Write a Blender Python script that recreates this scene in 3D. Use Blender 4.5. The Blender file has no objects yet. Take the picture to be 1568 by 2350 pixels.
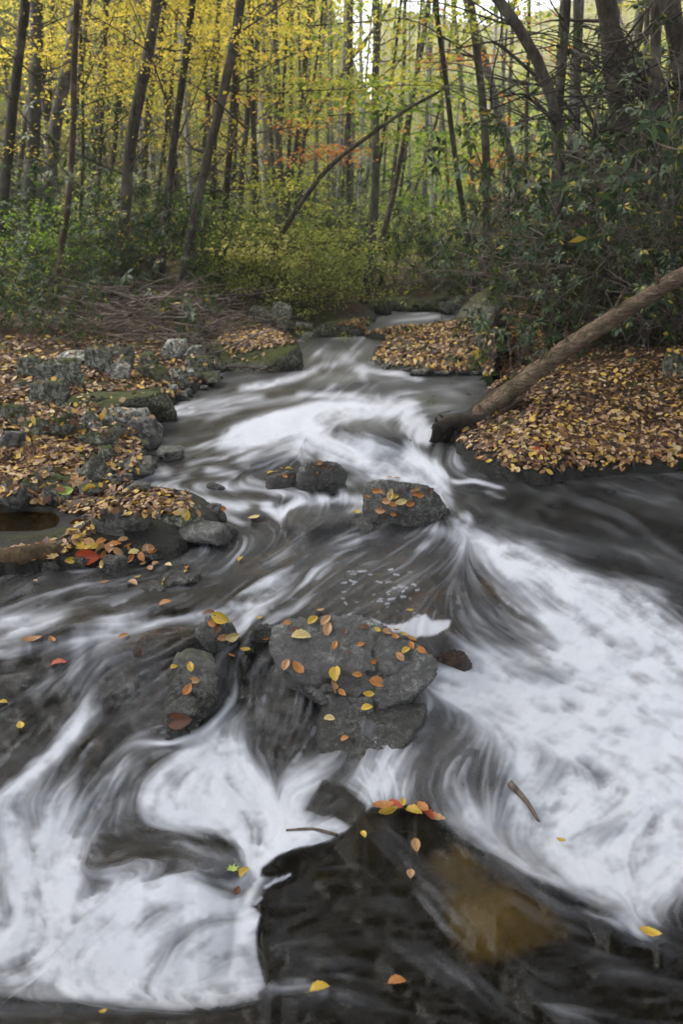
import bpy, bmesh, math, random
import numpy as np
from mathutils import Vector, Matrix
from mathutils.bvhtree import BVHTree

# ---------------------------------------------------------------- camera, sky, sun, exposure
S = bpy.context.scene
COL = S.collection
CAMZ, PITCH, F = 1.4, math.radians(17.4), 1827.0      # eye height (m), tilt down, focal length in 1568-wide picture units
cam = bpy.data.cameras.new('camera'); camo = bpy.data.objects.new('camera', cam); COL.objects.link(camo)
camo.location = (0, 0, CAMZ); camo.rotation_euler = (math.pi/2 - PITCH, 0, 0)
cam.sensor_fit = 'VERTICAL'; cam.sensor_height = 36; cam.lens = 28
cam.clip_start = 0.05; cam.clip_end = 600
cam.dof.use_dof = True; cam.dof.focus_distance = 3.2; cam.dof.aperture_fstop = 3.2
S.camera = camo

SUN_EL, SUN_AZ = math.radians(60), math.radians(-70)
w = bpy.data.worlds.new("World"); S.world = w; w.use_nodes = True
nt = w.node_tree; nt.nodes.clear()
sky = nt.nodes.new('ShaderNodeTexSky'); sky.sky_type = 'NISHITA'; sky.sun_disc = False
sky.sun_elevation = SUN_EL; sky.sun_rotation = SUN_AZ; sky.air_density = 1.0; sky.dust_density = 3.0; sky.ozone_density = 1.0
hs = nt.nodes.new('ShaderNodeHueSaturation'); hs.inputs['Saturation'].default_value = 0.22; hs.inputs['Value'].default_value = 1.0
bg = nt.nodes.new('ShaderNodeBackground'); bg.inputs['Strength'].default_value = 0.15
wo = nt.nodes.new('ShaderNodeOutputWorld')
nt.links.new(sky.outputs[0], hs.inputs['Color']); nt.links.new(hs.outputs[0], bg.inputs['Color']); nt.links.new(bg.outputs[0], wo.inputs[0])
sl = bpy.data.lights.new('sun', 'SUN'); sl.energy = 1.5; sl.angle = math.radians(25); sl.color = (1.0, 0.97, 0.92)
so = bpy.data.objects.new('sun', sl); COL.objects.link(so)
sd = Vector((math.sin(SUN_AZ)*math.cos(SUN_EL), math.cos(SUN_AZ)*math.cos(SUN_EL), math.sin(SUN_EL)))
so.rotation_euler = (-sd).to_track_quat('-Z', 'Y').to_euler(); so.location = (0, 0, 30)
S.view_settings.view_transform = 'Standard'; S.view_settings.look = 'None'
S.view_settings.gamma = 1.0; S.view_settings.exposure = 2.12
S.cycles.max_bounces = 9; S.cycles.transparent_max_bounces = 8
S.cycles.diffuse_bounces = 6; S.cycles.glossy_bounces = 3; S.cycles.transmission_bounces = 6
S.cycles.caustics_reflective = False; S.cycles.caustics_refractive = False
S.cycles.sample_clamp_indirect = 4.0

# ---------------------------------------------------------------- geometry helpers
SLOPE = 0.045
def Bz(y): return SLOPE*(y - 3.0)                      # mean stream profile
def rays(px, py):
    cx = (np.asarray(px, float) - 784)/F; cy = (1174.5 - np.asarray(py, float))/F
    cx, cy = np.broadcast_arrays(cx, cy)
    return cx, math.cos(PITCH) + cy*math.sin(PITCH), -math.sin(PITCH) + cy*math.cos(PITCH)
def hitw(px, py, h=0.0):
    dx, dy, dz = rays(px, py)
    t = (CAMZ + 3*SLOPE - h)/np.maximum(SLOPE*dy - dz, 0.01)
    return np.stack([t*dx, t*dy, CAMZ + t*dz], -1)
def at(px, py, y):                                     # point seen at px,py lying y metres ahead
    dx, dy, dz = rays(px, py); t = y/dy
    return Vector((float(t*dx), float(y), float(CAMZ + t*dz)))

_rs = np.random.RandomState(7)
PERM = _rs.permutation(256).astype(np.int64); PERM = np.concatenate([PERM, PERM, PERM]); HV = _rs.rand(256)
def vnoise(x, y, z=0.0):
    x, y, z = np.broadcast_arrays(np.asarray(x, float), np.asarray(y, float), np.asarray(z, float))
    xi, yi, zi = np.floor(x).astype(np.int64), np.floor(y).astype(np.int64), np.floor(z).astype(np.int64)
    fx, fy, fz = x-xi, y-yi, z-zi
    fx, fy, fz = fx*fx*(3-2*fx), fy*fy*(3-2*fy), fz*fz*(3-2*fz)
    def h(a, b, c): return HV[PERM[PERM[PERM[a & 255] + (b & 255)] + (c & 255)]]
    r = 0
    for i in (0, 1):
        for j in (0, 1):
            for k in (0, 1):
                r = r + h(xi+i, yi+j, zi+k)*(fx if i else 1-fx)*(fy if j else 1-fy)*(fz if k else 1-fz)
    return r
def fbm(x, y, z=0.0, o=4):
    r, a, s = 0, 0.5, 0
    for k in range(o):
        r = r + a*vnoise(x*2**k + 17*k, y*2**k + 5*k, np.asarray(z)*2**k + 9*k); s += a; a *= .55
    return r/s
def sstep(a, b, x):
    t = np.clip((x-a)/(b-a), 0, 1); return t*t*(3-2*t)

def seg_dist(X, Y, x0, y0, x1, y1):
    vx, vy = x1-x0, y1-y0; L = vx*vx + vy*vy + 1e-9
    t = np.clip(((X-x0)*vx + (Y-y0)*vy)/L, 0, 1)
    return np.hypot(X-x0-t*vx, Y-y0-t*vy)
def poly_sd(X, Y, pts):                                # signed distance, negative inside
    d = np.full(X.shape, 1e9); ins = np.zeros(X.shape, bool)
    n = len(pts)
    for i in range(n):
        x0, y0 = pts[i]; x1, y1 = pts[(i+1) % n]
        d = np.minimum(d, seg_dist(X, Y, x0, y0, x1, y1))
        if y0 != y1:
            c = ((y0 > Y) != (y1 > Y)) & (X < (x1-x0)*(Y-y0)/(y1-y0) + x0)
            ins ^= c
    return np.where(ins, -d, d)
# ---------------------------------------------------------------- the stream: levels and white water
# the sheet of water is a fan-shaped grid, finest near the eye; U,V are its two parameters
ST = 2.4
U0, U1, V0, V1 = -620, 2330, 696, 2620
Uc = np.arange(U0, U1, ST); Vr = np.arange(V0, V1, ST)
UU, VV = np.meshgrid(Uc, Vr)
NX, NY = len(Uc), len(Vr)
wx = (fbm(UU/60, VV/45, 3.1, 3)-.5); wy = (fbm(UU/60, VV/45, 8.7, 3)-.5)
def window(pts, pad):
    a = np.array(pts, float)
    x0, y0 = a.min(0) - pad; x1, y1 = a.max(0) + pad
    i0 = max(0, int((x0-U0)/ST)); i1 = min(NX, int((x1-U0)/ST)+2)
    j0 = max(0, int((y0-V0)/ST)); j1 = min(NY, int((y1-V0)/ST)+2)
    return slice(j0, max(j1, j0)), slice(i0, max(i1, i0))
def P(A, pts, v, f, warp=0.0, amt=1.0):
    w_ = window(pts, f + abs(warp))
    X = UU[w_] + wx[w_]*warp*2; Y = VV[w_] + wy[w_]*warp*2
    if X.size == 0: return
    a = (1 - sstep(-f*.5, f*.5, poly_sd(X, Y, pts)))*amt
    A[w_] += (v - A[w_])*a
def L(A, pts, wd, v, f=None, warp=0.0, amt=1.0):
    f = wd*.9 if f is None else f
    w_ = window(pts, wd + f + abs(warp))
    X = UU[w_] + wx[w_]*warp*2; Y = VV[w_] + wy[w_]*warp*2
    if X.size == 0: return
    if len(pts) == 1: d = np.hypot(X-pts[0][0], Y-pts[0][1])
    else:
        d = np.full(X.shape, 1e9)
        for (a, b), (c, e) in zip(pts[:-1], pts[1:]): d = np.minimum(d, seg_dist(X, Y, a, b, c, e))
    al = (1 - sstep(max(0, wd/2-f*.5), wd/2+f*.5, d))*amt
    A[w_] += (v - A[w_])*al

# --- level of the surface above the mean profile (m)
H = np.zeros_like(UU)
P(H, [(-600,1540),(300,1520),(560,1600),(745,1720),(790,1910),(560,2060),(600,2320),(-600,2360)], -.15, 300)
P(H, [(-600,1900),(240,1880),(420,1960),(560,2010),(600,2260),(560,2310),(-600,2420)], -.26, 220)
P(H, [(1080,1300),(1568,1560),(2400,1900),(2400,2600),(1560,2110),(1340,2060),(1150,1960),(1030,1860),(1000,1640),(1120,1480)], -.17, 260)
P(H, [(600,1990),(690,1945),(800,1905),(930,1840),(1030,1890),(1180,2010),(1400,2110),(2400,2200),(2400,2800),(585,2800),(610,2290),(588,2150),(592,2085)], -.13, 50)
P(H, [(-600,2320),(200,2325),(430,2320),(650,2290),(660,2800),(-600,2800)], -.15, 60)
P(H, [(745,1640),(880,1620),(1000,1605),(1090,1670),(1165,1740),(1150,1830),(960,1835),(850,1850),(740,1820),(720,1700)], -.09, 200)
def bump(cx, cy, rx, ry, h, p=2.0, rot=0.0):
    w_ = window([(cx-rx*1.6, cy-ry*1.6), (cx+rx*1.6, cy+ry*1.6)], 30)
    X, Y = UU[w_]-cx, VV[w_]-cy; c, s = math.cos(rot), math.sin(rot)
    X, Y = X*c + Y*s, -X*s + Y*c
    H[w_] += h*np.exp(-((np.abs(X)/rx)**2 + (np.abs(Y)/ry)**2)**(p/2))
bump(365,1985,190,62,.13,3); bump(725,1195,75,30,.10,3); bump(580,1182,34,16,.04,2.4)
bump(850,990,85,26,.14,2.6,.25); bump(750,880,80,18,.07,2.4); bump(610,1050,90,26,.07); bump(830,870,40,10,.05)
bump(640,760,70,10,.05); bump(1240,1535,70,16,.05); bump(375,1465,110,28,.05,2.6,-.1); bump(365,1385,90,22,.05)
bump(420,1590,90,90,.04); bump(170,1430,120,24,.05)
bump(1180,2090,110,80,.04,2.4,.5); bump(620,1560,80,60,-.02)
H += (fbm(UU/95, VV/52, 1.3, 3)-.5)*.055*sstep(690, 900, VV) + (fbm(UU/34, VV/18, 4.3, 2)-.5)*.007

# --- which way the water runs
FLOW = [
 [(960,735),(900,742),(800,775),(745,800),(760,850)],[(740,835),(640,875),(560,905),(450,935),(390,950)],
 [(960,935),(820,950),(700,985),(600,1010),(520,1040)],[(860,880),(900,920),(960,960)],
 [(770,1000),(900,1010),(960,1070),(1025,1140),(1060,1190),(1180,1260),(1380,1350),(1568,1470),(1800,1640)],
 [(700,1010),(820,1050),(980,1100)],[(1040,1120),(1200,1140),(1400,1190),(1568,1250),(1900,1330)],
 [(1100,1200),(1300,1250),(1568,1340),(1800,1450)],
 [(640,1045),(500,1085),(300,1108)],[(360,1115),(450,1150),(560,1172),(640,1180)],[(560,1120),(700,1130),(640,1175)],
 [(1000,1180),(850,1230),(700,1290),(600,1350),(480,1410)],[(740,1300),(640,1390),(560,1450)],
 [(1060,1230),(1000,1300),(900,1350),(800,1400)],[(1100,1260),(1160,1350),(1280,1440),(1400,1490)],
 [(450,1320),(300,1360),(150,1390),(0,1440),(-200,1480)],[(430,1400),(300,1440),(150,1460),(0,1500)],
 [(230,1485),(190,1530),(170,1600)],[(380,1490),(250,1560),(190,1650),(120,1720),(0,1830),(-200,1960)],
 [(540,1540),(545,1610),(470,1680),(330,1705)],[(620,1540),(600,1650),(560,1700)],[(520,1670),(590,1790),(650,1880)],
 [(420,1720),(340,1800),(330,1860)],[(30,1840),(70,1950),(110,2080),(150,2240)],[(230,1850),(190,1930),(140,2050)],
 [(200,2000),(300,1950),(420,1940),(520,1965),(560,2010)],[(560,2050),(450,2010),(320,2040),(230,2110),(120,2200),(-100,2260)],
 [(600,2110),(500,2125),(430,2180),(380,2270)],[(600,2170),(500,2185),(440,2230)],[(600,2240),(500,2250),(420,2280)],
 [(760,1750),(700,1790),(640,1820)],[(790,1900),(700,1930),(620,2000),(560,2070)],
 [(1010,1570),(1200,1620),(1400,1700),(1600,1800)],[(1200,1500),(1400,1560),(1600,1650)],
 [(980,1620),(920,1700),(880,1790)],[(1080,1680),(1020,1760),(1000,1840)],[(1000,1800),(1060,1900),(1200,1990),(1400,2080),(1500,2120)],
 [(1250,1750),(1180,1850),(1160,1930)],[(1450,1850),(1300,1930),(1350,2040)],[(1560,2000),(1480,2080),(1440,2120)],
 [(860,1930),(1000,2050),(1150,2220),(1250,2349)],[(600,2140),(720,2100),(850,2080)],[(700,1990),(800,1960)],
 [(620,2300),(800,2290),(1000,2349)],[(1200,2150),(1400,2200),(1700,2230)],[(1200,2300),(1568,2340)],[(60,2330),(500,2340)]]
FLOW += [[(1140,870),(1000,878),(860,885)],[(1080,920),(980,932),(900,935)],[(700,900),(600,915)],[(1040,990),(1000,1020),(990,1060)],[(850,790),(820,830),(800,850)],[(780,780),(760,800),(720,840)]]
fs = []
for ln in FLOW:
    for (a, b), (c, e) in zip(ln[:-1], ln[1:]):
        n = max(1, int(math.hypot(c-a, e-b)/45)); l = math.hypot(c-a, e-b)
        for k in range(n):
            t = (k+.5)/n; fs.append((a+(c-a)*t, b+(e-b)*t, (c-a)/l, (e-b)/l))
fs = np.array(fs)
gx, gy = np.meshgrid(np.arange(U0, U1+30, 24.), np.arange(V0, V1+30, 24.))
num = np.zeros(gx.shape+(2,))
for (x, y, dx, dy) in fs:
    wgt = 1/(((gx-x)**2 + ((gy-y)*1.3)**2) + 250.)**1.6
    num[..., 0] += wgt*dx; num[..., 1] += wgt*dy
num /= np.linalg.norm(num, axis=-1, keepdims=True) + 1e-12
def bil(A, x, y):
    x = np.clip(x, 0, A.shape[1]-1.001); y = np.clip(y, 0, A.shape[0]-1.001)
    i = x.astype(np.int32); j = y.astype(np.int32); fx = x-i; fy = y-j
    return (A[j, i]*(1-fx)+A[j, i+1]*fx)*(1-fy) + (A[j+1, i]*(1-fx)+A[j+1, i+1]*fx)*fy
gi, gj = (UU-U0)/24, (VV-V0)/24
DX, DY = bil(num[..., 0], gi, gj), bil(num[..., 1], gi, gj)
ang = (fbm(UU/80, VV/60, 5.5, 3)-.5)*.8 + (fbm(UU/26, VV/20, 2.5, 2)-.5)*.45      # small eddies
ca, sa = np.cos(ang), np.sin(ang)
DX, DY = DX*ca - DY*sa, DX*sa + DY*ca
nn = np.hypot(DX, DY)+1e-9; DX /= nn; DY /= nn
def blur1(A, r):
    k = np.ones(2*r+1)/(2*r+1)
    for ax in (0, 1):
        p = [(0, 0), (0, 0)]; p[ax] = (r, r)
        c = np.cumsum(np.pad(A, p, mode='edge'), axis=ax)
        c = np.concatenate([np.zeros_like(np.take(c, [0], ax)), c], axis=ax); n = A.shape[ax]
        A = (np.take(c, np.arange(2*r+1, 2*r+1+n), ax) - np.take(c, np.arange(n), ax))/(2*r+1)
    return A
def lic(N, steps, step, raw=False):
    II, JJ = np.meshgrid(np.arange(NX, dtype=float), np.arange(NY, dtype=float))
    acc = N.copy(); wsum = 1.0
    for sgn in (1, -1):
        x, y = II.copy(), JJ.copy()
        for k in range(steps):
            dx_, dy_ = bil(DX, x, y), bil(DY, x, y)
            x += sgn*step*dx_; y += sgn*step*dy_
            wk = 1 - (k+1)/(steps+1.0); acc += wk*bil(N, x, y); wsum += wk
    A = acc/wsum
    return A if raw else (A-A.mean())/(A.std()+1e-9)
rng = np.random.RandomState(3)
LF = lic(blur1(rng.rand(NY, NX), 1), 14, 1.3)                 # fine threads
LM = lic(blur1(blur1(rng.rand(NY, NX), 3), 2), 16, 2.6)       # strands
LB = lic(blur1(blur1(rng.rand(NY, NX), 8), 6), 14, 4.5)       # broad folds

# --- how much air is in the water: A foam density 0..1
A = np.full(UU.shape, .05)
A += .05*sstep(900, 760, VV)
P(A, [(450,1210),(1050,1200),(1150,1330),(1200,1450),(1000,1480),(700,1400),(450,1330)], .10, 60)
P(A, [(1060,1120),(2300,1120),(2300,1700),(1568,1400),(1300,1280),(1100,1190)], .03, 60)
# far reach
L(A,[(700,766),(760,773),(835,774)],7,.75,6); L(A,[(900,738),(960,732),(1010,727)],7,.75,8,6); L(A,[(930,722),(990,718)],5,.6,6); L(A,[(700,800),(760,815),(840,812)],16,.35,14,10)
L(A,[(560,890),(630,880),(680,862),(722,850)],18,.85,14,8); L(A,[(640,872),(700,858)],12,1.,8,4)
L(A,[(790,822),(830,842),(838,872)],14,.75,12,8); L(A,[(800,846),(880,856),(965,872)],8,.7,8,5); L(A,[(740,838),(790,835)],12,.6,10,6)
L(A,[(385,945),(430,935),(500,918),(600,905)],20,.5,18,10); L(A,[(405,950),(440,945)],10,.8,10,6); L(A,[(480,960),(560,930),(690,915)],14,.45,14,10)
# first white step
P(A,[(505,1030),(525,985),(590,955),(700,935),(790,920),(935,922),(960,945),(880,960),(760,985),(700,1008),(600,1032)],.97,34,14)
L(A,[(690,905),(790,908),(890,918),(945,932)],14,.8,14,8)
L(A,[(540,985),(640,955),(760,938),(900,935)],22,1.05,20,6)
P(A,[(935,930),(1000,985),(985,1018),(955,1015),(915,965)],.95,14,6)
P(A,[(620,1012),(700,990),(770,990),(860,1000),(940,1035),(1000,1075),(1030,1150),(985,1120),(930,1100),(850,1105),(800,1065),(720,1040),(640,1035)],.86,32,12)
L(A,[(700,1045),(800,1055),(900,1085),(1000,1120)],26,.95,24,10); L(A,[(940,1030),(1010,1090),(1020,1150)],30,.98,20,8)
P(A,[(755,985),(775,972),(820,963),(875,970),(915,992),(935,1025),(900,1010),(840,990),(790,988)],.12,12,4)
P(A,[(545,1050),(600,1030),(670,1045),(660,1075),(600,1085),(560,1075)],.22,26,10)
P(A,[(690,895),(720,862),(780,855),(850,880),(840,900),(760,905)],.15,14,6)
# left branch under the first step
L(A,[(285,1112),(330,1095),(375,1082)],20,.75,18,12); L(A,[(385,1105),(425,1092)],12,.6,12,8); L(A,[(430,1065),(520,1050)],8,.55,8,6)
L(A,[(360,1118),(430,1140),(500,1160),(560,1168)],24,.85,20,10); L(A,[(450,1120),(560,1112),(640,1130),(700,1135)],18,.6,18,10)
L(A,[(500,1180),(555,1200)],16,.7,12,5); L(A,[(610,1165),(640,1185),(690,1152),(790,1140),(850,1152)],18,.9,14,8)
L(A,[(480,1085),(540,1085)],14,.6,14,8); L(A,[(570,1100),(610,1112)],12,.55,12,6); L(A,[(780,1120),(830,1090)],16,.5,16,8)
L(A,[(800,1170),(850,1170)],12,.7,12,5); L(A,[(1020,1130),(1035,1165)],12,.6,12,5)
P(A,[(650,1200),(665,1168),(710,1158),(770,1170),(800,1195),(790,1215),(700,1215)],.10,10,3)
P(A,[(550,1195),(560,1170),(590,1166),(615,1180),(620,1200)],.08,10,3)
# chute past the round boulder and the long white tongue
L(A,[(1050,1192),(1075,1180),(1080,1195),(1060,1215)],12,.85,10,4); L(A,[(1040,1108),(1090,1106),(1150,1120)],6,.75,6,3); L(A,[(1120,1128),(1150,1140)],6,.6,6)
P(A,[(1030,1230),(1060,1205),(1100,1222),(1160,1235),(1230,1262),(1290,1292),(1370,1320),(1400,1342),(1440,1332),(1480,1350),(1568,1440),(2350,1720),(2350,2500),
 (1568,2045),(1525,2070),(1500,2100),(1450,2095),(1400,2085),(1330,2050),(1200,2000),(1110,1940),(1050,1900),(1010,1840),(1060,1810),(1165,1850),
 (1175,1760),(1120,1690),(1050,1620),(990,1592),(965,1588),(1000,1560),(1020,1535),(1060,1520),(1120,1540),(1180,1530),(1240,1500),(1290,1480),(1250,1440),(1180,1370),(1150,1330),(1110,1290),(1060,1262)],.93,44,16)
L(A,[(1000,1210),(1080,1250),(1140,1300)],22,.6,22,12); L(A,[(1090,1330),(1200,1380),(1300,1400)],18,.7,18,10)
P(A,[(1140,1330),(1220,1355),(1280,1390),(1260,1420),(1190,1380)],.45,36,12,.8); L(A,[(1240,1352),(1252,1360)],34,.12,28,8)
L(A,[(1160,1275),(1200,1280)],16,.5,16,6); L(A,[(1290,1280),(1350,1320)],14,.5,16,6)
L(A,[(1420,1330),(1500,1370)],24,.75,24,8); L(A,[(1500,1420),(1568,1470)],40,.85,40)
P(A,[(1100,1380),(1200,1410),(1290,1480),(1240,1500),(1120,1480),(1060,1440)],.26,40,14); L(A,[(1130,1410),(1210,1435),(1290,1490)],12,.65,12,8); L(A,[(1190,1440),(1250,1500)],14,.55,14,8)
P(A,[(1060,1490),(1120,1485),(1230,1500),(1200,1535),(1100,1540)],.8,34,12)
L(A,[(1090,1510),(1200,1510)],26,.9,24,8); P(A,[(1175,1545),(1200,1530),(1270,1515),(1255,1545),(1210,1560)],.12,16,5); L(A,[(1270,1522),(1370,1530),(1480,1550)],9,.45,12,5)
L(A,[(1040,1560),(1160,1580),(1300,1660)],60,1.08,60,12); L(A,[(1300,1500),(1450,1620),(1560,1700)],120,1.0,120,20)
P(A,[(1220,1700),(1290,1740),(1320,1790),(1270,1800),(1225,1760)],.45,40,14); L(A,[(1200,1760),(1280,1800)],14,.85,14,6)
P(A,[(1370,1870),(1405,1885),(1410,1925),(1380,1950),(1365,1910)],.25,24,8); L(A,[(1540,1640),(1560,1650)],30,.5,30)
P(A,[(980,1780),(1100,1800),(1180,1860),(1250,1930),(1300,2010),(1200,2000),(1090,1930),(1030,1900)],.60,50,16)
L(A,[(1240,1930),(1330,1920),(1410,1955),(1450,2010)],24,.95,24,10); L(A,[(1180,1800),(1260,1860),(1320,1880)],22,.95,22,10); L(A,[(1060,1830),(1090,1870),(1100,1900)],26,.85,24,8)
P(A,[(1310,2040),(1360,2060),(1440,2060),(1410,2105),(1350,2080)],.3,30,8,.8); L(A,[(1340,2100),(1420,2125),(1480,2150),(1500,2140)],20,.85,14,5); L(A,[(1440,2120),(1500,2080),(1568,2040)],26,.85,20,8)
# middle pool, its outlets and the foam pat against the big boulder
P(A,[(430,1412),(500,1385),(545,1345),(600,1320),(665,1305),(672,1330),(640,1370),(600,1400),(570,1440),(556,1460),(540,1450),(500,1415)],.88,22,10)
L(A,[(440,1408),(500,1400),(560,1400)],16,.95,12,5); L(A,[(590,1445),(640,1412),(700,1385)],16,.6,16,8); L(A,[(690,1345),(745,1295)],10,.5,12,6); L(A,[(620,1290),(660,1265)],10,.35,12,6)
L(A,[(1000,1200),(900,1240),(780,1235)],9,.35,10,8); L(A,[(1020,1225),(960,1260)],9,.45,10,8)
# left side, upper ledge
P(A,[(-200,1440),(20,1405),(70,1395),(140,1402),(130,1430),(60,1460),(-200,1500)],.75,30,14); L(A,[(-200,1520),(0,1495),(25,1480),(30,1500)],22,.7,18,8)
P(A,[(140,1480),(190,1445),(230,1422),(300,1400),(305,1425),(290,1460),(210,1475)],.85,20,10); L(A,[(50,1478),(230,1478),(290,1468)],10,.75,10,5)
L(A,[(310,1447),(350,1425),(430,1418)],9,.8,8,4); L(A,[(0,1400),(80,1370),(170,1350)],7,.45,8,6); L(A,[(265,1380),(280,1370)],14,.6,10,4)
L(A,[(150,1385),(220,1370)],8,.35,8,6); L(A,[(320,1392),(400,1385)],6,.4,7,4)
P(A,[(150,1490),(280,1490),(240,1530),(200,1600),(150,1560)],.36,40,12); L(A,[(110,1555),(112,1560)],34,.5,26,6)
# left side, chute and the dark run beside it
P(A,[(200,1605),(215,1640),(190,1690),(120,1760),(60,1820),(-250,2010),(-250,1900),(0,1830),(60,1765),(130,1700),(170,1640)],.78,22,8); L(A,[(195,1620),(170,1680),(90,1760),(0,1830)],14,.95,14,4)
P(A,[(-250,1960),(0,1830),(100,1790),(170,1800),(200,1860),(220,1930),(190,1990),(180,2040),(-250,2100)],.62,50,14)
L(A,[(40,1850),(30,1930),(80,2000)],40,.92,36,10); L(A,[(110,1840),(150,1900),(150,1960)],24,.85,22,8); L(A,[(190,1840),(215,1900)],16,.8,16,6)
P(A,[(60,1860),(95,1890),(85,1910),(65,1890)],.3,16,5); L(A,[(180,1900),(190,1930)],12,.35,12,4)
P(A,[(-250,2120),(0,2080),(50,1980),(110,1900),(170,1900),(205,1930),(190,1990),(185,2030),(230,2020),(300,2005),(430,1998),(500,2050),(525,2070),(560,2060),(592,2078),(598,2105),(588,2150),(592,2200),(610,2255),(585,2285),(540,2300),(400,2312),(300,2305),(180,2290),(60,2275),(-250,2260)],.93,26,10)
L(A,[(100,1930),(130,2050),(200,2130)],60,1.03,60,10); L(A,[(150,2200),(260,2230),(330,2260)],60,1.05,60,10)
P(A,[(330,2085),(400,2110),(470,2110),(520,2075),(500,2120),(440,2160),(400,2200),(370,2260),(345,2240),(345,2180),(320,2130)],.58,30,10)
L(A,[(345,2090),(355,2120)],24,.35,22,6); L(A,[(345,2250),(400,2290),(420,2300)],16,.55,20,6); L(A,[(0,2060),(20,2100)],30,.5,26,8); L(A,[(-100,2210),(80,2220)],22,.6,24,8)
L(A,[(60,2290),(140,2295)],20,.4,20,8)
# wet hump in the lower left
P(A,[(182,2040),(195,1970),(215,1930),(260,1905),(330,1902),(380,1912),(480,1908),(520,1912),(545,1950),(560,1985),(530,2000),(470,2005),(430,2000),(340,2005),(260,2015),(200,2040)],.04,16,5)
L(A,[(200,2020),(300,1985),(400,1985),(500,2000)],20,.45,22,6,.8); L(A,[(430,1950),(510,1970),(550,2000)],22,.5,22,6,.8)
# white pool in the middle of the left half
P(A,[(320,1830),(335,1790),(390,1740),(440,1705),(480,1680),(520,1650),(545,1660),(565,1720),(610,1790),(640,1840),(700,1858),(785,1895),(790,1925),(700,1950),(640,1985),(600,2020),(575,2075),(560,2070),(530,2040),(560,1990),(555,1950),(515,1908),(430,1908),(350,1890),(310,1860)],.93,26,10)
L(A,[(500,1740),(560,1810),(620,1880),(620,1960)],70,1.06,70,8); L(A,[(400,1780),(430,1800)],34,.72,30,8); L(A,[(330,1870),(420,1895)],14,.55,18,8)
L(A,[(298,1692),(340,1706),(400,1706),(445,1690),(485,1665),(515,1630),(535,1610)],12,.95,9,3); L(A,[(300,1640),(280,1620)],10,.4,10,5)
P(A,[(230,1760),(300,1700),(340,1740),(310,1800),(330,1870),(260,1895),(215,1850)],.25,26,10); L(A,[(280,1720),(300,1760),(275,1790)],10,.5,12,6); L(A,[(215,1800),(235,1850)],8,.5,8,4)
P(A,[(640,1800),(680,1760),(740,1735),(750,1745),(735,1800),(700,1850),(650,1845)],.68,26,10); L(A,[(580,1740),(640,1790)],18,.3,20,8)
L(A,[(520,1700),(530,1640)],16,.65,12,4); L(A,[(540,1700),(560,1640)],10,.35,10,6); L(A,[(510,1550),(545,1600)],10,.3,10,6)
# wet rock under the big boulder, with its veil and the fan of jets
P(A,[(760,1645),(880,1650),(960,1598),(1010,1605),(1070,1655),(1150,1720),(1180,1790),(1170,1850),(1060,1820),(1000,1850),(945,1840),(935,1780),(870,1740),(790,1790),(745,1760),(730,1690)],.17,24,8)
L(A,[(990,1612),(950,1680),(900,1720)],10,.55,12,6); L(A,[(1030,1790),(1100,1760),(1160,1740)],26,.5,30,8,.6); L(A,[(860,1660),(820,1700)],14,.45,14,6)
P(A,[(792,1798),(800,1770),(840,1735),(900,1720),(935,1745),(945,1800),(938,1842),(900,1850),(848,1858),(820,1820)],.74,22,6)
LS = lic(blur1(rng.rand(NY, NX), 2), 20, 2.0)
cl = lic(fbm(UU/30, VV/22, 12.5, 5), 7, 2.0, True) + .45*(fbm(UU/26, VV/18, 52.5, 5)-.5); cl = (cl-cl.mean())/cl.std()*.11 + .52                               # soft lumps of froth
A = lic(A, 5, 1.0, True)*sstep(1350, 1150, VV) + lic(A, 16, 1.7, True)*(1-sstep(1350, 1150, VV))
rip = sstep(.35, .75, fbm(UU/80, VV/34, 21.5, 3))*sstep(1420, 1250, VV)*sstep(760, 800, VV)*sstep(1150, 1000, UU+ (VV-1100)*.1)
A += .20*rip*np.clip(LS, 0, 2)*(A < .5)
rp2 = sstep(.42, .7, fbm(UU/38, VV/24, 31.5, 3))*sstep(1300, 1400, VV)*sstep(.02, .06, A)
A += .13*rp2*np.clip(LS, -.3, 2)*(A < .5) + .05*np.clip(LF, 0, 2)*(A < .5)*sstep(.02, .05, A)
A += ((cl-.54)*.95 + .05*LB)*sstep(.5, .8, A)
P(A,[(850,1418),(890,1432),(940,1425),(960,1410),(980,1412),(995,1425),(1035,1422),(1030,1440),(1005,1455),(960,1462),(930,1455),(890,1442)],.84,7,5)
for k in range(46):
    a_, b_ = rng.uniform(780, 960), rng.uniform(1310, 1420); L(A,[(a_,b_),(a_+rng.uniform(2,14),b_+rng.uniform(-3,4))],rng.uniform(1.5,4),.5,3)
for a_ in range(9):
    t = a_/8; x1 = 800 + 125*t; y1 = 1800 - 48*math.sin(math.pi*min(t*1.1, 1)); L(A,[(850+80*t,1852-8*t),((x1+850+80*t)/2+2+6*math.sin(a_*2.3),(y1+1850)/2-8),(x1+5*math.sin(a_*1.7),y1+14*math.sin(a_*2.9))],2.2+1.8*abs(math.sin(a_*1.9)),.92,3)
P(A,[(700,1860),(740,1790),(790,1800),(840,1850),(845,1880),(800,1900),(760,1870)],.05,10,4)
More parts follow.
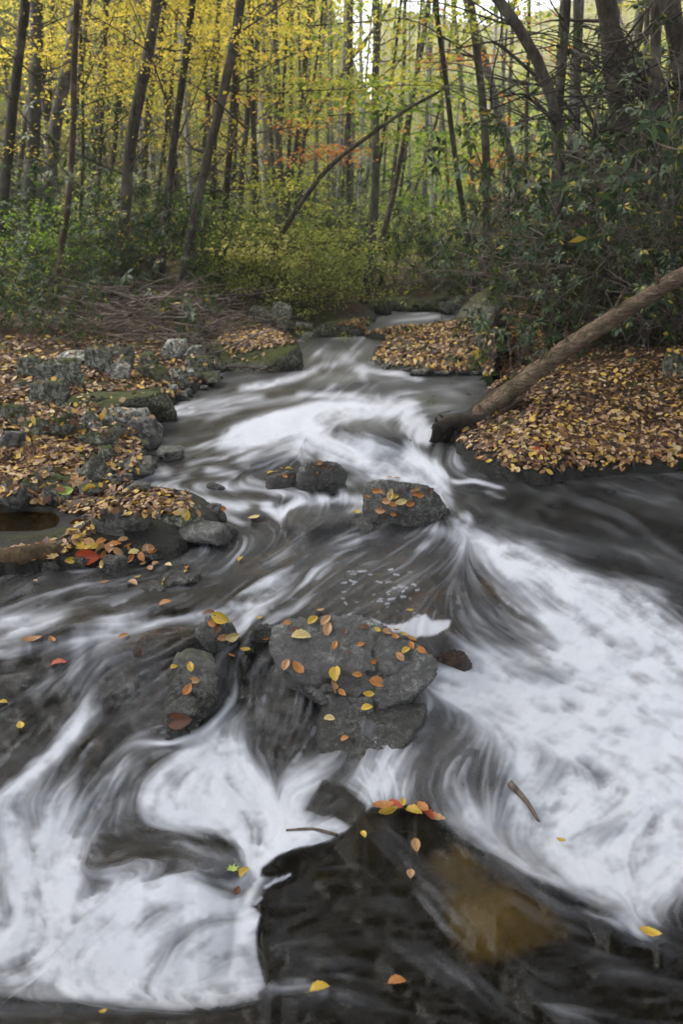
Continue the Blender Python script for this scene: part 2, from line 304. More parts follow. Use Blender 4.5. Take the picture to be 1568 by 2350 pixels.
# the dark slab in front and the sill at the very bottom
P(A,[(960,1865),(1050,1905),(1110,1948),(1200,2008),(1290,2050),(1340,2085),(1400,2118),(1470,2165),(1568,2175),(2400,2220),(2400,2800),(700,2800),(700,2100)],.0,46,10)
P(A,[(598,2010),(600,1990),(640,1962),(690,1946),(760,1934),(800,1905),(850,1862),(930,1845),(975,1862),(990,1950),(1000,2200),(1000,2800),(620,2800),(600,2300),(612,2262),(592,2200),(588,2150),(598,2100),(590,2088),(578,2080),(600,2055),(640,2015)],.0,9,3)
L(A,[(610,2035),(640,2020),(665,2008)],7,.8,6,2); L(A,[(585,2075),(600,2060)],6,.7,6)
P(A,[(-300,2290),(60,2292),(200,2305),(300,2312),(420,2318),(540,2306),(620,2280),(720,2285),(720,2800),(-300,2800)],.05,12,5)
L(A,[(620,2270),(700,2265),(740,2280)],26,.25,24,6); L(A,[(1040,2100),(1100,2180),(1000,2120)],10,.05,20,6)
for x_, y_, l_ in ((900,2170,60),(960,2210,80),(1030,2230,60),(820,2120,40),(1100,2250,70),(1250,2230,60),(1400,2230,90),(1480,2290,70),(760,2220,50),(1180,2300,60)):
    L(A,[(x_,y_),(x_+l_*.8,y_+l_*.6 if x_ < 1200 else y_+8)],16,.05,20,10)

_slab = np.zeros_like(A); P(_slab, [(620,2050),(760,1950),(900,1880),(1050,1930),(1400,2140),(2300,2230),(2300,2800),(640,2800)], 1, 60)
P(_slab, [(1060,1130),(2300,1130),(2300,1700),(1568,1400),(1300,1290),(1110,1210)], 1, 60)
A += _slab*(.05*np.clip(LB, -.5, 2.2) + .05*np.clip(LM, 0, 2))
SG = .012 + (.20-.06*sstep(1300, 1500, VV))*sstep(.08, .45, A)*(1-.80*sstep(.60, .95, A))
FOAM = A + SG*(.46*LM + .34*LB + .30*LF)
FOAM = np.clip(FOAM, 0, .97)
_nr = sstep(1350, 1550, VV)*(1-_slab); FOAM = FOAM*(1-_nr) + blur1(FOAM, 1)*_nr
FOAM = FOAM**1.35*(.93 + .07*np.clip(fbm(UU/9, VV/7, 3.3, 3)*2-.2, 0, 1))
# ---------------------------------------------------------------- materials
def mat(name):
    m = bpy.data.materials.new(name); m.use_nodes = True; n = m.node_tree; n.nodes.clear()
    o = n.nodes.new('ShaderNodeOutputMaterial'); return m, n, o
def nd(n, t, **k):
    x = n.nodes.new(t)
    for a, b in k.items():
        if a in x.inputs: x.inputs[a].default_value = b
        else: setattr(x, a, b)
    return x
def noise(n, scale, detail=5, rough=.6, coord=None, dist=0.0):
    t = n.nodes.new('ShaderNodeTexNoise'); t.inputs['Scale'].default_value = scale; t.inputs['Detail'].default_value = detail
    t.inputs['Roughness'].default_value = rough; t.inputs['Distortion'].default_value = dist
    if coord is not None: n.links.new(coord, t.inputs['Vector'])
    return t.outputs['Fac']
def ramp(n, fac, stops, interp='LINEAR'):
    r = n.nodes.new('ShaderNodeValToRGB'); r.color_ramp.interpolation = interp; e = r.color_ramp.elements
    while len(e) > 1: e.remove(e[-1])
    for k, (p, c) in enumerate(stops):
        x = e[0] if k == 0 else e.new(p)
        x.position = p; x.color = (c, c, c, 1) if isinstance(c, (int, float)) else (*c, 1)
    n.links.new(fac, r.inputs[0]); return r.outputs[0]
def mixc(n, fac, a, b, blend='MIX'):
    m = n.nodes.new('ShaderNodeMix'); m.data_type = 'RGBA'; m.blend_type = blend
    for v, s in ((fac, m.inputs[0]), (a, m.inputs[6]), (b, m.inputs[7])):
        if isinstance(v, bpy.types.NodeSocket): n.links.new(v, s)
        else: s.default_value = v if not isinstance(v, tuple) else (*v, 1)
    return m.outputs[2]
def mathn(n, op, a, b=0.0, clamp=False):
    m = n.nodes.new('ShaderNodeMath'); m.operation = op; m.use_clamp = clamp
    for v, s in ((a, m.inputs[0]), (b, m.inputs[1])):
        if isinstance(v, bpy.types.NodeSocket): n.links.new(v, s)
        else: s.default_value = v
    return m.outputs[0]
def attr(n, name):
    a = n.nodes.new('ShaderNodeAttribute'); a.attribute_name = name; return a.outputs['Fac']
def bumpn(n, h, dist, strength=1.0):
    b = n.nodes.new('ShaderNodeBump'); b.inputs['Strength'].default_value = strength; b.inputs['Distance'].default_value = dist
    n.links.new(h, b.inputs['Height']); return b.outputs[0]

def water_material(name='running_water', tint=(.52, .48, .40), rough=.36):
    m, n, o = mat(name)
    f = attr(n, 'foam')
    tr = nd(n, 'ShaderNodeBsdfTransparent', Color=(*tint, 1))
    n.links.new(mixc(n, attr(n, 'deep'), tint, (.16, .155, .15)), tr.inputs[0])
    gl = nd(n, 'ShaderNodeBsdfGlossy', Roughness=rough, Color=(1, 1, 1, 1))
    fr = nd(n, 'ShaderNodeFresnel', IOR=1.34)
    mx = n.nodes.new('ShaderNodeMixShader'); n.links.new(mathn(n, 'MULTIPLY', fr.outputs[0], .42), mx.inputs[0]); n.links.new(tr.outputs[0], mx.inputs[1]); n.links.new(gl.outputs[0], mx.inputs[2])
    fo = nd(n, 'ShaderNodeBsdfDiffuse', Color=(.50, .51, .565, 1), Roughness=.5)
    m2 = n.nodes.new('ShaderNodeMixShader'); n.links.new(f, m2.inputs[0]); n.links.new(mx.outputs[0], m2.inputs[1]); n.links.new(fo.outputs[0], m2.inputs[2])
    n.links.new(m2.outputs[0], o.inputs[0]); return m
WATER = water_material()

def rock_material(name, c1, c2, c3, wetall=0.0, mossy=.5, spec=.35):
    m, n, o = mat(name)
    g = n.nodes.new('ShaderNodeNewGeometry'); tc = n.nodes.new('ShaderNodeTexCoord'); co = tc.outputs['Object']
    oi = n.nodes.new('ShaderNodeObjectInfo')
    n1 = noise(n, 7, 8, .65, co, .3); n2 = noise(n, 34, 9, .82, co, .5); n3 = noise(n, 2.2, 4, .6, co); n4 = noise(n, 150, 3, .7, co)
    base = ramp(n, n1, [(.28, c1), (.5, c2), (.72, c3)])
    sp = ramp(n, n2, [(.40, .26), (.50, .80), (.57, 2.7)])
    base = mixc(n, 1.0, base, sp, 'MULTIPLY')
    base = mixc(n, 1.0, base, ramp(n, n4, [(.3, .7), (.7, 1.3)]), 'MULTIPLY')
    v = n.nodes.new('ShaderNodeTexVoronoi'); v.inputs['Scale'].default_value = 16; n.links.new(co, v.inputs['Vector'])
    li = mathn(n, 'MULTIPLY', ramp(n, v.outputs['Distance'], [(.12, 1.0), (.25, 0.0)]), ramp(n, n3, [(.45, 0.0), (.6, .6)]))
    base = mixc(n, li, base, (.30, .31, .25))
    base = mixc(n, mathn(n, 'MULTIPLY', oi.outputs['Random'], .35), base, (.07, .06, .042))
    sx = n.nodes.new('ShaderNodeSeparateXYZ'); n.links.new(g.outputs['Normal'], sx.inputs[0])
    ms = mathn(n, 'ADD', mathn(n, 'MULTIPLY', sx.outputs['Z'], .55), mathn(n, 'MULTIPLY', n1, 1.1))
    ms = ramp(n, ms, [(1.12-mossy*.55, 0.0), (1.22-mossy*.55, 1.0)])
    wet = attr(n, 'wet')
    ms = mathn(n, 'MULTIPLY', ms, mathn(n, 'SUBTRACT', 1.0, wet, True))
    mc = ramp(n, n2, [(.3, (.018, .024, .006)), (.55, (.055, .065, .012)), (.75, (.13, .12, .025))])
    base = mixc(n, ms, base, mc)
    base = mixc(n, mathn(n, 'MAXIMUM', wet, wetall), base, mixc(n, 1.0, base, (.36, .35, .34), 'MULTIPLY'))
    p = n.nodes.new('ShaderNodeBsdfPrincipled'); n.links.new(base, p.inputs['Base Color'])
    rr = mathn(n, 'SUBTRACT', .85, mathn(n, 'MULTIPLY', mathn(n, 'MAXIMUM', wet, wetall), .62)); n.links.new(rr, p.inputs['Roughness'])
    p.inputs['Specular IOR Level'].default_value = spec
    hh = mathn(n, 'ADD', mathn(n, 'MULTIPLY', n2, .5), n1); hh = mathn(n, 'ADD', hh, mathn(n, 'MULTIPLY', n4, .25))
    n.links.new(bumpn(n, hh, .045, 1.0), p.inputs['Normal'])
    n.links.new(p.outputs[0], o.inputs[0]); return m
ROCK = {
 'grey': rock_material('grey_stone', (.045, .047, .038), (.115, .117, .098), (.24, .24, .20), 0, .40),
 'green': rock_material('mossy_stone', (.05, .052, .04), (.11, .11, .085), (.20, .20, .15), 0, .72),
 'dark': rock_material('wet_dark_stone', (.04, .04, .037), (.10, .10, .092), (.24, .24, .22), .65, .05, .8),
 'mid': rock_material('wet_speckled_stone', (.028, .029, .028), (.062, .064, .062), (.30, .31, .305), .55, -.2, .9),
 'midmoss': rock_material('mossy_wet_stone', (.03, .032, .028), (.09, .092, .08), (.26, .27, .24), .4, .42, .7),
 'pale': rock_material('pale_stone', (.13, .13, .115), (.24, .235, .21), (.36, .35, .32), 0, .1),
 'brown': rock_material('brown_stone', (.06, .035, .02), (.12, .06, .035), (.18, .10, .06), .5, .1, .5),
}
def bark_material(name, c1, c2, c3, sc=1.0):
    m, n, o = mat(name)
    tc = n.nodes.new('ShaderNodeTexCoord'); mp = n.nodes.new('ShaderNodeMapping'); mp.inputs['Scale'].default_value = (1, 1, .22)
    n.links.new(tc.outputs['Object'], mp.inputs[0]); co = mp.outputs[0]
    n1 = noise(n, 26*sc, 6, .7, co, .4); n2 = noise(n, 3.0*sc, 4, .6, tc.outputs['Object']); oi = n.nodes.new('ShaderNodeObjectInfo')
    b = ramp(n, n1, [(.3, c1), (.5, c2), (.72, c3)])
    b = mixc(n, ramp(n, n2, [(.5, 0.0), (.66, .6)]), b, tuple(min(1, x*1.5+.02) for x in c3))
    b = mixc(n, 1.0, b, mixc(n, oi.outputs['Random'], (.65, .63, .6), (1.25, 1.22, 1.2)), 'MULTIPLY')
    p = nd(n, 'ShaderNodeBsdfPrincipled', Roughness=.9); n.links.new(b, p.inputs['Base Color']); p.inputs['Specular IOR Level'].default_value = .2
    n.links.new(bumpn(n, n1, .03, .8), p.inputs['Normal']); n.links.new(p.outputs[0], o.inputs[0]); return m
BARK = {'dark': bark_material('dark_bark', (.018, .015, .012), (.045, .038, .03), (.09, .08, .065)),
        'grey': bark_material('grey_bark', (.035, .032, .028), (.085, .08, .07), (.16, .155, .14)),
        'pale': bark_material('pale_bark', (.10, .10, .095), (.19, .19, .18), (.30, .30, .29)),
        'red': bark_material('reddish_bark', (.022, .014, .01), (.05, .032, .024), (.09, .065, .05)),
        'log': bark_material('weathered_log_bark', (.05, .035, .025), (.13, .10, .075), (.23, .185, .145), .8),
        'wetlog': bark_material('wet_rotten_wood', (.012, .009, .007), (.035, .024, .016), (.09, .06, .035)),
        'twig': bark_material('dead_twig_bark', (.035, .027, .021), (.085, .068, .055), (.17, .14, .12))}
def log_material():
    m, n, o = mat('furrowed_log_bark'); tc = n.nodes.new('ShaderNodeTexCoord'); co = tc.outputs['Object']
    mp = n.nodes.new('ShaderNodeMapping'); mp.inputs['Rotation'].default_value = (0, .62, 0); mp.inputs['Scale'].default_value = (.22, 1, 1); n.links.new(co, mp.inputs[0])
    n1 = noise(n, 30, 8, .75, mp.outputs[0], 1.2); n2 = noise(n, 4, 4, .6, co); n3 = noise(n, 90, 3, .6, co)
    v = n.nodes.new('ShaderNodeTexVoronoi'); v.feature = 'DISTANCE_TO_EDGE'; v.inputs['Scale'].default_value = 24; n.links.new(mp.outputs[0], v.inputs['Vector'])
    b = ramp(n, n1, [(.3, (.06, .04, .026)), (.5, (.17, .12, .08)), (.7, (.34, .26, .19))])
    b = mixc(n, 1.0, b, ramp(n, v.outputs['Distance'], [(0, .65), (.06, 1.0)]), 'MULTIPLY')
    b = mixc(n, ramp(n, n2, [(.52, 0.0), (.62, .7)]), b, (.045, .042, .02))
    p = nd(n, 'ShaderNodeBsdfPrincipled', Roughness=.85); p.inputs['Specular IOR Level'].default_value = .2; n.links.new(b, p.inputs['Base Color'])
    hh = mathn(n, 'ADD', n1, mathn(n, 'MINIMUM', mathn(n, 'MULTIPLY', v.outputs['Distance'], 2), .2)); n.links.new(bumpn(n, hh, .04, 1.0), p.inputs['Normal']); n.links.new(p.outputs[0], o.inputs[0]); return m
BARK['log'] = log_material()
BARK['black'] = bark_material('black_rotten_wood', (.006, .005, .004), (.014, .011, .009), (.04, .03, .022))
BARK['brown'] = bark_material('soaked_brown_wood', (.03, .02, .012), (.09, .06, .035), (.20, .14, .08))
def leaf_material(name, stops, gloss=.3, trans=.35, vary='tint'):
    m, n, o = mat(name)
    c = ramp(n, attr(n, vary), stops)
    d = nd(n, 'ShaderNodeBsdfPrincipled', Roughness=.55 if gloss < .5 else .32); d.inputs['Specular IOR Level'].default_value = gloss
    n.links.new(c, d.inputs['Base Color'])
    if trans > 0:
        t = n.nodes.new('ShaderNodeBsdfTranslucent'); n.links.new(mixc(n, 1.0, c, (1.15, 1.15, .8), 'MULTIPLY'), t.inputs[0])
        mx = nd(n, 'ShaderNodeMixShader'); mx.inputs[0].default_value = trans
        n.links.new(d.outputs[0], mx.inputs[1]); n.links.new(t.outputs[0], mx.inputs[2]); n.links.new(mx.outputs[0], o.inputs[0])
    else: n.links.new(d.outputs[0], o.inputs[0])
    return m
LEAFM = {
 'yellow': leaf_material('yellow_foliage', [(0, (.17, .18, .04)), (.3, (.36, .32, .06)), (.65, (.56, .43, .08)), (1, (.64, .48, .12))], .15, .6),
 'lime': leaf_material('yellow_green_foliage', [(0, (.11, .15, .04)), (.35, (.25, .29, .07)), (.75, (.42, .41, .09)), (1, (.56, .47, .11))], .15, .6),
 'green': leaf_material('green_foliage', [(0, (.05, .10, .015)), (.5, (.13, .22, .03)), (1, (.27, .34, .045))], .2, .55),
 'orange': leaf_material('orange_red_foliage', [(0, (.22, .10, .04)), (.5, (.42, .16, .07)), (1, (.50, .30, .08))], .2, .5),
 'bush': leaf_material('bright_bush_foliage', [(0, (.10, .13, .04)), (.4, (.25, .28, .09)), (.8, (.42, .43, .14)), (1, (.60, .55, .24))], .15, .55),
 'rhodo': leaf_material('rhododendron_foliage', [(0, (.012, .026, .009)), (.6, (.028, .055, .015)), (.92, (.07, .105, .03)), (.96, (.26, .24, .03)), (1, (.42, .30, .04))], .45, .25),
 'litter': leaf_material('leaf_litter', [(0, (.02, .011, .008)), (.25, (.055, .024, .014)), (.46, (.11, .05, .022)), (.6, (.20, .10, .045)), (.68, (.34, .21, .12)), (.8, (.42, .32, .19)), (.9, (.40, .24, .04)), (1, (.46, .32, .06))], .3, .15),
}
def single_leaf(name, c):
    m, n, o = mat(name)
    tc = n.nodes.new('ShaderNodeTexCoord'); co = tc.outputs['Object']; oi = n.nodes.new('ShaderNodeObjectInfo')
    n1 = noise(n, 3.2, 4, .65, co); n2 = noise(n, 14, 3, .6, co)
    sx = n.nodes.new('ShaderNodeSeparateXYZ'); n.links.new(co, sx.inputs[0])
    vein = n.nodes.new('ShaderNodeTexWave'); vein.inputs['Scale'].default_value = 5.5; vein.inputs['Distortion'].default_value = .6
    n.links.new(co, vein.inputs['Vector'])
    b = ramp(n, n1, [(.3, tuple(x*.65 for x in c)), (.55, c), (.8, tuple(min(.8, x*1.2) for x in c))])
    b = mixc(n, ramp(n, n2, [(.62, 0.0), (.7, .8)]), b, (.10, .045, .02))
    b = mixc(n, mathn(n, 'MULTIPLY', oi.outputs['Random'], .4), b, tuple(x*.6 for x in c))
    mid = mathn(n, 'ABSOLUTE', sx.outputs['Y'])
    b = mixc(n, ramp(n, mid, [(.012, .55), (.03, 0.0)]), b, tuple(x*.5 for x in c))
    p = nd(n, 'ShaderNodeBsdfPrincipled', Roughness=.5); p.inputs['Specular IOR Level'].default_value = .35
    n.links.new(b, p.inputs['Base Color']); n.links.new(bumpn(n, vein.outputs['Fac'], .01, .12), p.inputs['Normal'])
    n.links.new(p.outputs[0], o.inputs[0]); return m
LCOL = {'yellow': single_leaf('yellow_leaf', (.42, .28, .03)), 'pale': single_leaf('pale_yellow_leaf', (.50, .39, .17)),
        'tan': single_leaf('tan_leaf', (.34, .19, .085)), 'orange': single_leaf('orange_leaf', (.33, .13, .03)),
        'brown': single_leaf('brown_leaf', (.11, .045, .025)), 'red': single_leaf('red_orange_leaf', (.33, .05, .015)), 'green': single_leaf('green_leaf', (.30, .38, .08))}

# ---------------------------------------------------------------- mesh helpers
def tag(o, label=None, cat=None, group=None, kind=None):
    if label: o['label'] = label
    if cat: o['category'] = cat
    if group: o['group'] = group
    if kind: o['kind'] = kind
    return o
def mesh_np(name, V, Fq, m=None, smooth=True, attrs=None):
    me = bpy.data.meshes.new(name); V = np.asarray(V, np.float32); Fq = np.asarray(Fq, np.int32)
    k = Fq.shape[1]; me.vertices.add(len(V)); me.vertices.foreach_set('co', V.ravel())
    me.loops.add(Fq.size); me.loops.foreach_set('vertex_index', Fq.ravel())
    me.polygons.add(len(Fq)); me.polygons.foreach_set('loop_start', np.arange(0, Fq.size, k, dtype=np.int32))
    try: me.polygons.foreach_set('loop_total', np.full(len(Fq), k, np.int32))
    except Exception: pass
    me.polygons.foreach_set('use_smooth', np.full(len(Fq), smooth, bool))
    if attrs:
        for a, v in attrs.items():
            x = me.attributes.new(a, 'FLOAT', 'POINT'); x.data.foreach_set('value', np.asarray(v, np.float32).ravel())
    me.update(calc_edges=True)
    if m: me.materials.append(m)
    return me
def link(name, me, parent=None, loc=None):
    o = bpy.data.objects.new(name, me); COL.objects.link(o)
    if parent is not None: o.parent = parent
    if loc is not None: o.location = loc
    return o
def empty(name, loc):
    o = bpy.data.objects.new(name, None); COL.objects.link(o); o.location = loc; o.empty_display_size = .1; return o
def gridfaces(nx, ny):
    i, j = np.meshgrid(np.arange(nx-1), np.arange(ny-1)); a = j*nx + i
    return np.stack([a, a+nx, a+nx+1, a+1], -1).reshape(-1, 4)

LS_ = [(-500,1400),(-100,1335),(0,1325),(120,1305),(200,1300),(250,1290),(330,1285),(420,1280),(440,1250),(500,1225),(515,1190),(450,1150),(400,1140),(300,1130),(270,1105),(330,1070),(350,1010),(350,985),(390,960),(390,935),(450,900),(497,884),(500,862),(540,832),(620,800),(668,786),(676,774),(700,764),(735,762),(800,765),(840,752),(870,735),(872,716)]
RS_ = [(1045,712),(1040,735),(1030,760),(960,775),(880,785),(855,815),(865,838),(900,845),(1000,856),(1120,862),(1140,880),(1080,940),(1030,990),(1050,1040),(1080,1075),(1130,1100),(1250,1112),(1350,1095),(1568,1085),(1900,1090),(2300,1120)]
def wpts(l): return [tuple(hitw(x, y, 0.0)[:2]) for x, y in l]
Lw, Rw = wpts(LS_), wpts(RS_)
CH = [(-6.5, -3)] + [(-6.5, Lw[0][1])] + Lw + [(Lw[-1][0]+.3, 17.), (Rw[0][0]+.2, 17.)] + Rw + [(7.5, Rw[-1][1]), (7.5, -3)]
# ---------------------------------------------------------------- water sheet and bed
_A2 = sstep(.5, .9, FOAM); _sl = 1 - .93*(1-sstep(.02, .13, blur1(A, 3)))
_d = (.0020*np.clip(LM, -2, 2) + .0060*LB*(1-.5*_A2) + .0008*LF)*_sl*sstep(700, 1100, VV)*(1-.6*_A2)*.8
def unfold(Wp, UU, VV):
    dx, dy, dz = rays(UU, VV); t = Wp[..., 1]/dy; j = np.arange(t.shape[0])[:, None]*.0008*(VV[1, 0]-VV[0, 0])/2.4
    t = np.minimum.accumulate(t*np.exp(j), axis=0)*np.exp(-j)
    t = blur1(blur1(t, 2), 2) if UU.shape[0] > 400 else t
    return np.stack([t*dx, t*dy, CAMZ + t*dz], -1)
Wp = unfold(hitw(UU, VV, H), UU, VV); Wp[..., 2] += _d
k3 = 4
Us, Vs = UU[::k3, ::k3], VV[::k3, ::k3]
DEP = np.full(UU.shape, .16)
def dep(pts, v, f=30): P(DEP, pts, v, f)
dep([(590,2080),(690,1945),(850,1860),(1040,1860),(1400,2110),(2300,2150),(2300,2700),(600,2700)], .035, 60)
dep([(180,2050),(200,1930),(300,1900),(520,1910),(560,2000),(400,2020)], .02, 30)
dep([(740,1640),(960,1600),(1150,1720),(1170,1840),(850,1850),(740,1800)], .02, 30)
dep([(450,1230),(1050,1200),(1250,1450),(950,1470),(700,1420)], .10, 80)
dep([(640,1215),(660,1160),(790,1165),(810,1215)], .02, 16); dep([(310,1490),(330,1445),(440,1430),(450,1490)], .03, 20)
dep([(760,1000),(820,960),(930,1000),(940,1030)], .02, 16); dep([(-300,2300),(700,2300),(700,2700),(-300,2700)], .02, 16)
_nb = (fbm(Us/42, Vs/26, 6.6, 4)-.5)*.14*sstep(.02, .12, DEP[::k3, ::k3]) + (fbm(Us/60, Vs/40, 16.6, 5)-.5)*(.008+.03*sstep(.03, .08, DEP[::k3, ::k3]))
Bp = Wp[::k3, ::k3].copy(); Bp[..., 2] += np.minimum(_nb - DEP[::k3, ::k3], -.012)
def bed_material():
    m, n, o = mat('stream_bed'); tc = n.nodes.new('ShaderNodeTexCoord'); co = tc.outputs['Object']
    n1 = noise(n, 3.2, 6, .6, co, .4); n2 = noise(n, 30, 5, .7, co); n3 = noise(n, 1.1, 3, .5, co)
    v = n.nodes.new('ShaderNodeTexVoronoi'); v.inputs['Scale'].default_value = 11; n.links.new(co, v.inputs['Vector'])
    vc = n.nodes.new('ShaderNodeSeparateColor'); n.links.new(v.outputs['Color'], vc.inputs[0])
    b = ramp(n, n1, [(.3, (.025, .022, .018)), (.5, (.06, .052, .036)), (.7, (.13, .115, .085))])
    b = mixc(n, .5, b, ramp(n, vc.outputs[0], [(0, (.04, .035, .03)), (.5, (.13, .11, .08)), (.85, (.23, .21, .18)), (.95, (.34, .17, .04)), (1, (.40, .26, .05))]))
    b = mixc(n, ramp(n, n3, [(.5, 0.0), (.62, .65)]), b, (.12, .085, .022))
    b = mixc(n, attr(n, 'slab'), b, ramp(n, n2, [(.3, (.014, .012, .010)), (.58, (.040, .033, .024)), (.74, (.10, .085, .055))]))
    b = mixc(n, attr(n, 'amber'), b, ramp(n, n1, [(.3, (.10, .07, .02)), (.55, (.20, .145, .05)), (.75, (.28, .21, .08))]))
    p = nd(n, 'ShaderNodeBsdfPrincipled', Roughness=.7); n.links.new(b, p.inputs['Base Color']); p.inputs['Specular IOR Level'].default_value = .2
    n.links.new(bumpn(n, n2, .02, .7), p.inputs['Normal']); n.links.new(p.outputs[0], o.inputs[0]); return m
SLABA = 1 - sstep(.02, .10, DEP[::k3, ::k3])
_t = np.zeros_like(UU); P(_t, [(1020,2020),(1150,2010),(1260,2060),(1310,2120),(1180,2170),(1080,2190),(1030,2110)], 1, 40); L(_t, [(1010,1960),(1100,2010),(1060,1940)], 50, .8, 40)
P(SLB0 := np.zeros_like(UU), [(600,1960),(760,1900),(1050,1850),(1400,2080),(2300,2100),(2300,2800),(600,2800)], 1, 60)
SLABA = np.clip(np.maximum(SLABA, SLB0[::k3, ::k3]), 0, 1)
def bedfaces():
    f = gridfaces(Us.shape[1], Us.shape[0])[:, ::-1]; sd_ = poly_sd(Bp[..., 0], Bp[..., 1], CH).ravel(); return f[sd_[f].min(1) < .30]
bed = link('stream_bed', mesh_np('stream_bed', Bp.reshape(-1, 3), bedfaces(), bed_material(), True, {'slab': SLABA, 'amber': _t[::k3, ::k3]}))
tag(bed, kind='structure')

# ---------------------------------------------------------------- ground and hills
def gheight(X, Y):
    sd = poly_sd(X, Y, CH); s = np.maximum(sd, 0)
    side = X > np.interp(Y, [0, 4, 7, 14, 40], [1.0, .9, .8, 1.9, 6])
    far = sstep(12, 30, Y)
    lft = .05 + .13*(1-np.exp(-s/.35)) + .055*s + .10*(1-np.exp(-s/3))
    rgt = .03 + .20*(1-np.exp(-s/.30)) + .20*s - .02*np.minimum(s, 4)
    bl = sstep(-.6, .6, X - np.interp(Y, [0, 4, 7, 14, 40], [1.0, .9, .8, 1.9, 6]))
    g = Bz(np.minimum(Y, 22)) + lft*(1-bl) + rgt*bl
    xa = .12*Y
    g += np.maximum(0, xa - X - 9)*.42*sstep(9, 22, xa - X)*sstep(8, 20, Y)
    g += np.maximum(0, X - xa - 5)*.28
    az = X/(Y+1.0)
    fac = np.interp(az, [-.6, -.15, .0, .05, .12, .25, .5], [1.15, 1.0, .52, .27, .20, .18, .22])
    g += np.maximum(0, Y-26)*.40*fac*sstep(22, 48, Y)
    g += (fbm(X*1.6, Y*1.6, 1.0, 4)-.5)*.10*sstep(0, .5, s) + (fbm(X*7, Y*7, 2.0, 3)-.5)*.035*sstep(0, .2, s) + (fbm(X*.12, Y*.12, 5.0, 3)-.5)*6*sstep(25, 60, Y)
    inn = Bz(Y) - .55 + .45*(1 - sstep(0, .22, -sd))
    g = np.where(sd < 0, np.where(Y > 16, g, inn), g)
    pl = poly_sd(X, Y, POOL)                                  # a still side pool
    g = np.where(pl < .55, np.minimum(g, POOLZ + .015 + np.maximum(pl, -.25)*np.where(pl > 0, .22, .6)), g)
    return g
POOL = wpts([(-300,1190),(-20,1175),(60,1170),(140,1172),(160,1195),(145,1225),(90,1240),(0,1243),(-300,1250)]); POOLZ = float(Bz(np.mean([p[1] for p in POOL]))) + .03
DEEP = np.clip(sstep(.02, .15, DEP), 0, 1)*.55
P(DEEP, [(1040,1110),(2300,1110),(2300,1750),(1568,1440),(1300,1290),(1090,1210)], 1.0, 90); P(DEEP, [(-300,1500),(560,1480),(740,1560),(730,1760),(300,1900),(-300,1960)], .8, 80); P(DEEP, [(600,2000),(2300,2100),(2300,2700),(600,2700)], .5, 80); P(DEEP, [(1020,2000),(1150,2000),(1290,2070),(1330,2140),(1180,2190),(1060,2190),(1010,2100)], 0, 60)
_f = gridfaces(NX, NY)[:, ::-1]; _sd = poly_sd(Wp[..., 0], Wp[..., 1], CH).ravel(); _f = _f[(_sd[_f].min(1) < .30)]
water = link('stream_water', mesh_np('stream_water', Wp.reshape(-1, 3), _f, WATER, True, {'foam': FOAM, 'deep': DEEP})); tag(water, kind='structure')
yr = np.concatenate([np.linspace(-1.0, 1.2, 12), 1.2*np.exp(np.linspace(.02, math.log(150/1.2), 430))])
tx = np.linspace(-1.25, 1.25, 400); TX, YR = np.meshgrid(tx, yr); XX = TX*(YR+2.0)
GZ = gheight(XX, YR)
def ground_material():
    m, n, o = mat('forest_floor'); tc = n.nodes.new('ShaderNodeTexCoord'); co = tc.outputs['Object']
    n1 = noise(n, 9, 6, .7, co, .5); n2 = noise(n, 1.6, 4, .6, co); n3 = noise(n, 55, 4, .7, co); n4 = noise(n, .25, 3, .6, co)
    b = ramp(n, n1, [(.3, (.014, .009, .006)), (.48, (.045, .026, .014)), (.62, (.11, .06, .03)), (.75, (.20, .12, .05))])
    b = mixc(n, ramp(n, n2, [(.5, 0.0), (.6, .85)]), b, ramp(n, n3, [(.3, (.015, .022, .005)), (.7, (.07, .085, .014))]))
    b = mixc(n, mathn(n, 'MULTIPLY', attr(n, 'far'), ramp(n, n4, [(.35, .3), (.65, 1.0)])), b, ramp(n, n2, [(.3, (.06, .08, .02)), (.6, (.20, .19, .04))]))
    b = mixc(n, attr(n, 'wet'), b, (.012, .012, .010))
    p = nd(n, 'ShaderNodeBsdfPrincipled', Roughness=.9); p.inputs['Specular IOR Level'].default_value = .25
    n.links.new(mathn(n, 'SUBTRACT', .92, mathn(n, 'MULTIPLY', attr(n, 'wet'), .5)), p.inputs['Roughness'])
    n.links.new(b, p.inputs['Base Color']); n.links.new(bumpn(n, mathn(n, 'ADD', n1, mathn(n, 'MULTIPLY', n3, .4)), .06, .9), p.inputs['Normal']); n.links.new(p.outputs[0], o.inputs[0]); return m
WET = (1-sstep(.08, .17, GZ - Bz(YR) + (fbm(XX*3, YR*3, 4.0)-.5)*.1))*(YR < 17)
GV = np.stack([XX, YR, GZ], -1).reshape(-1, 3); GF = gridfaces(len(tx), len(yr))
ground = link('ground', mesh_np('ground', GV, GF[:, ::-1], ground_material(), True, {'wet': WET, 'far': sstep(18, 34, YR)}))
tag(ground, kind='structure')
for me_ in (water.data, bed.data, ground.data):
    if me_.polygons[len(me_.polygons)//2].normal.z < 0: me_.flip_normals()
def flat_poly(name, pts, z, m):
    me = bpy.data.meshes.new(name); me.from_pydata([(x, y, z) for x, y in pts], [], [list(range(len(pts)))]); me.update(); me.materials.append(m)
    if me.polygons[0].normal.z < 0: me.flip_normals()
    return me
pm = water_material('still_amber_water', (.62, .48, .22), .04)
pg = [(-1.0*(0), 0)]
cxp, cyp = np.mean([p[0] for p in POOL]), np.mean([p[1] for p in POOL])
tag(link('pool_water', flat_poly('pool_water', [(cxp+(x-cxp)*1.12, cyp+(y-cyp)*1.3) for x, y in POOL], POOLZ-.012, pm)), kind='structure')
GT = GV.astype(float)
BVH_V = [GT]; BVH_F = [GF.copy()]; _off = [len(GT)]
